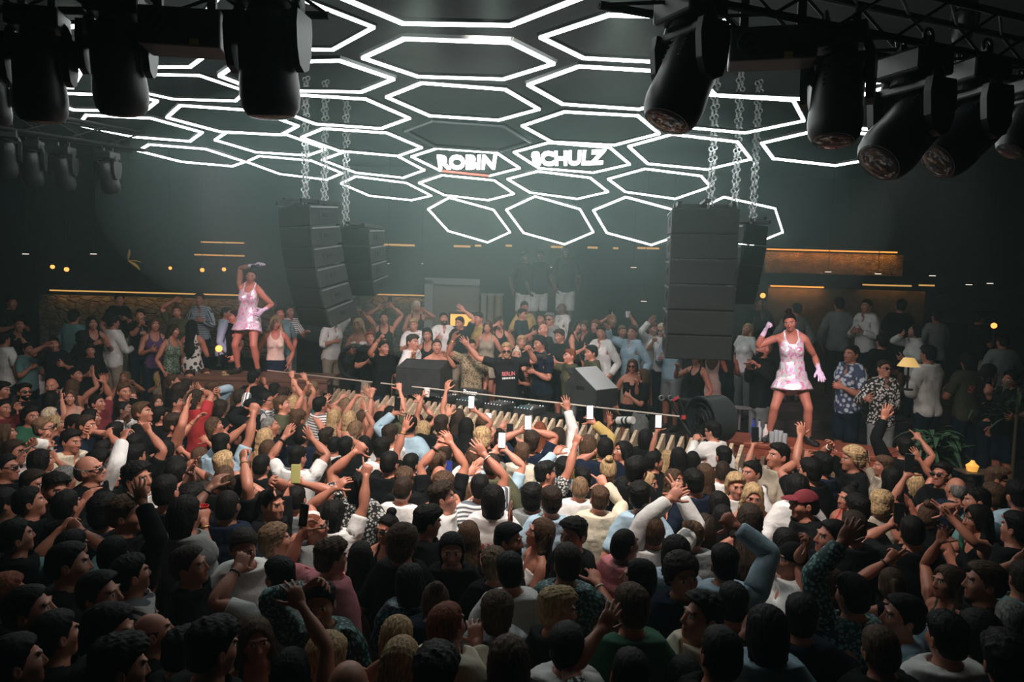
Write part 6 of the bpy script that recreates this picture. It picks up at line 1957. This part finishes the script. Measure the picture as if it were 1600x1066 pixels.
# the two dancers
m_seq = mat('sequin_fabric', (.9, .6, .8), .22, .35, kind='sequin')
m_glove = mat('lilac_glove', (.72, .62, .80), .7, kind='cloth')
def dancer(xh, yh, foot, zfl, hands, yaw, head, legs, lab, Y, top, k, lean=0, side=0, twist=0, drop=.05):
    s = WOMAN; Rz = rot((0, 0, 1), R(yaw)); M = solve(s, lean=lean, side=side, twist=twist, head=head, hands=hands, legs=legs, drop=drop)
    base = np.array([*foot[:2], zfl]); M0 = np.eye(4); M0[:3, :3] = Rz
    fin = lambda t, n: posed(t, M, n, k, M0)
    me = fin(tmpl('body', '', s, 0), 'person'); me.materials.clear(); me.materials.append(mat('skin_3', SK[3], .5, kind='skin'))
    o = bpy.data.objects.new('person', me); C.objects.link(o); o.location = base; tag(o, lab, 'person', 'sequinned dancers')
    child(fin(tmpl('hair', 'bun', s, 0), 'hair'), 'hair', mat('hair_k', HC['k'][0], .42, kind='hair'), o)
    child(fin(tmpl('top', 'dress', s, 0), 'dress'), 'dress', m_seq, o)
    child(fin(tmpl('shoes', '', s, 1), 'heels'), 'heels', mat('black_heels', (.012, .012, .012), .3), o)
    # gloves: the body's own forearm and hand surface, a little thicker
    t = tmpl('body', '', s, 0)
    for sd in (-1, 1):
        gm = t.me.copy(); bm = bmesh.new(); bm.from_mesh(gm); bm.normal_update()
        keep = [abs(v.co.x) > .60 and v.co.x * sd > 0 for v in bm.verts]; ids = [i for i, q in enumerate(keep) if q]
        for v in bm.verts: v.co += v.normal * .0045
        pos = np.array([tuple(bm.verts[i].co) for i in range(len(keep))] if not bm.verts.ensure_lookup_table() else [])
        t2 = Tmpl(); t2.V = pos; t2.k, t2.w = t.k, t.w
        V = skin_pts(t2, M) @ Rz.T * k
        for v, q in zip(bm.verts, V): v.co = q
        bmesh.ops.delete(bm, geom=[v for v, q in zip(bm.verts, keep) if not q], context='VERTS'); bm.to_mesh(gm); bm.free(); gm.name = 'glove'; child(gm, 'glove', m_glove, o)
    return o
lf = at(388, 590, 12.45); rf = at(1236, 693, 10.0)
dancer(0, 0, (lf[0], 12.45), DL_Z, (((.10, .06, 1.80), 'r', (0, 0, -1), (-1, .2, .5)), ((.30, -.10, .98), 'r', (-1, 0, 0), None)), -6, (14, 16, 8),
       {1: ((.17, -.02, .085), 10, (.2, -1, 0)), -1: ((-.20, .06, .085), -14, (-.3, -1, 0))}, 'dancer in pink sequin dress, hand behind her head, on the brown podium', 12.45, None, 1.06, side=4)
dancer(0, 0, (rf[0], q0[1] + (rf[0] - q0[0]) / (q1[0] - q0[0]) * (q1[1] - q0[1]) + .36), 1.17, (((-.42, -.10, 1.50), 'f', (1, 0, 0), (-.5, .2, -1)), ((.34, -.10, .93), 'o', (0, -.2, -1), None)), -10, (-14, 12, -6),
       {1: ((.24, -.02, .085), 20, (.35, -1, 0)), -1: ((-.24, .04, .085), -22, (-.4, -1, 0))}, 'dancer in iridescent sequin dress with lilac gloves, standing on the red counter', 10, None, 1.06, side=-5, lean=4)

# ------------------------------------------------------------------ spot lamps added to brighten crowd, stage and dancers
def spot(name, loc, to, e, col, ang, r=.12, blend=.5):
    l = bpy.data.lights.new(name, 'SPOT'); l.energy = e; l.color = col; l.spot_size = R(ang); l.spot_blend = blend; l.shadow_soft_size = r
    o = bpy.data.objects.new(name, l); C.objects.link(o); o.location = loc; o.rotation_euler = (Vector(to) - Vector(loc)).to_track_quat('-Z', 'Y').to_euler(); return o
LAB = ['wash light hanging above the crowd, first of the middle pair', 'wash light hanging above the crowd, second of the middle pair', 'wash light at the left aimed over the crowd', 'wash light at the right aimed over the crowd', 'narrow wash light in the middle aimed at the stage', 'spotlight at the left aimed at the dancer on the podium', 'spotlight at the right aimed at the dancer on the counter']
for a, lb in zip(ADDED_SPOTS, LAB):
    spot(*a); loc, to = Vector(a[1]), Vector(a[2]); d = (to - loc).normalized(); z = .42
    yaw = math.atan2(-d.x, d.y); tilt = math.atan2(math.hypot(d.x, d.y), -d.z); hz_ = Vector((d.x, d.y, 0)).normalized()
    lens = hz_ * (.40 * z * math.sin(tilt)) + Vector((0, 0, -.44 * z - .40 * z * math.cos(tilt)))       # just in front of the glass, seen from the fixture
    moving_light(loc - lens, z, math.degrees(yaw), math.degrees(tilt), 'black ' + lb, 'added wash lights over the crowd')  # fixture made up to go with the added spot
print('done', time.time() - T0)
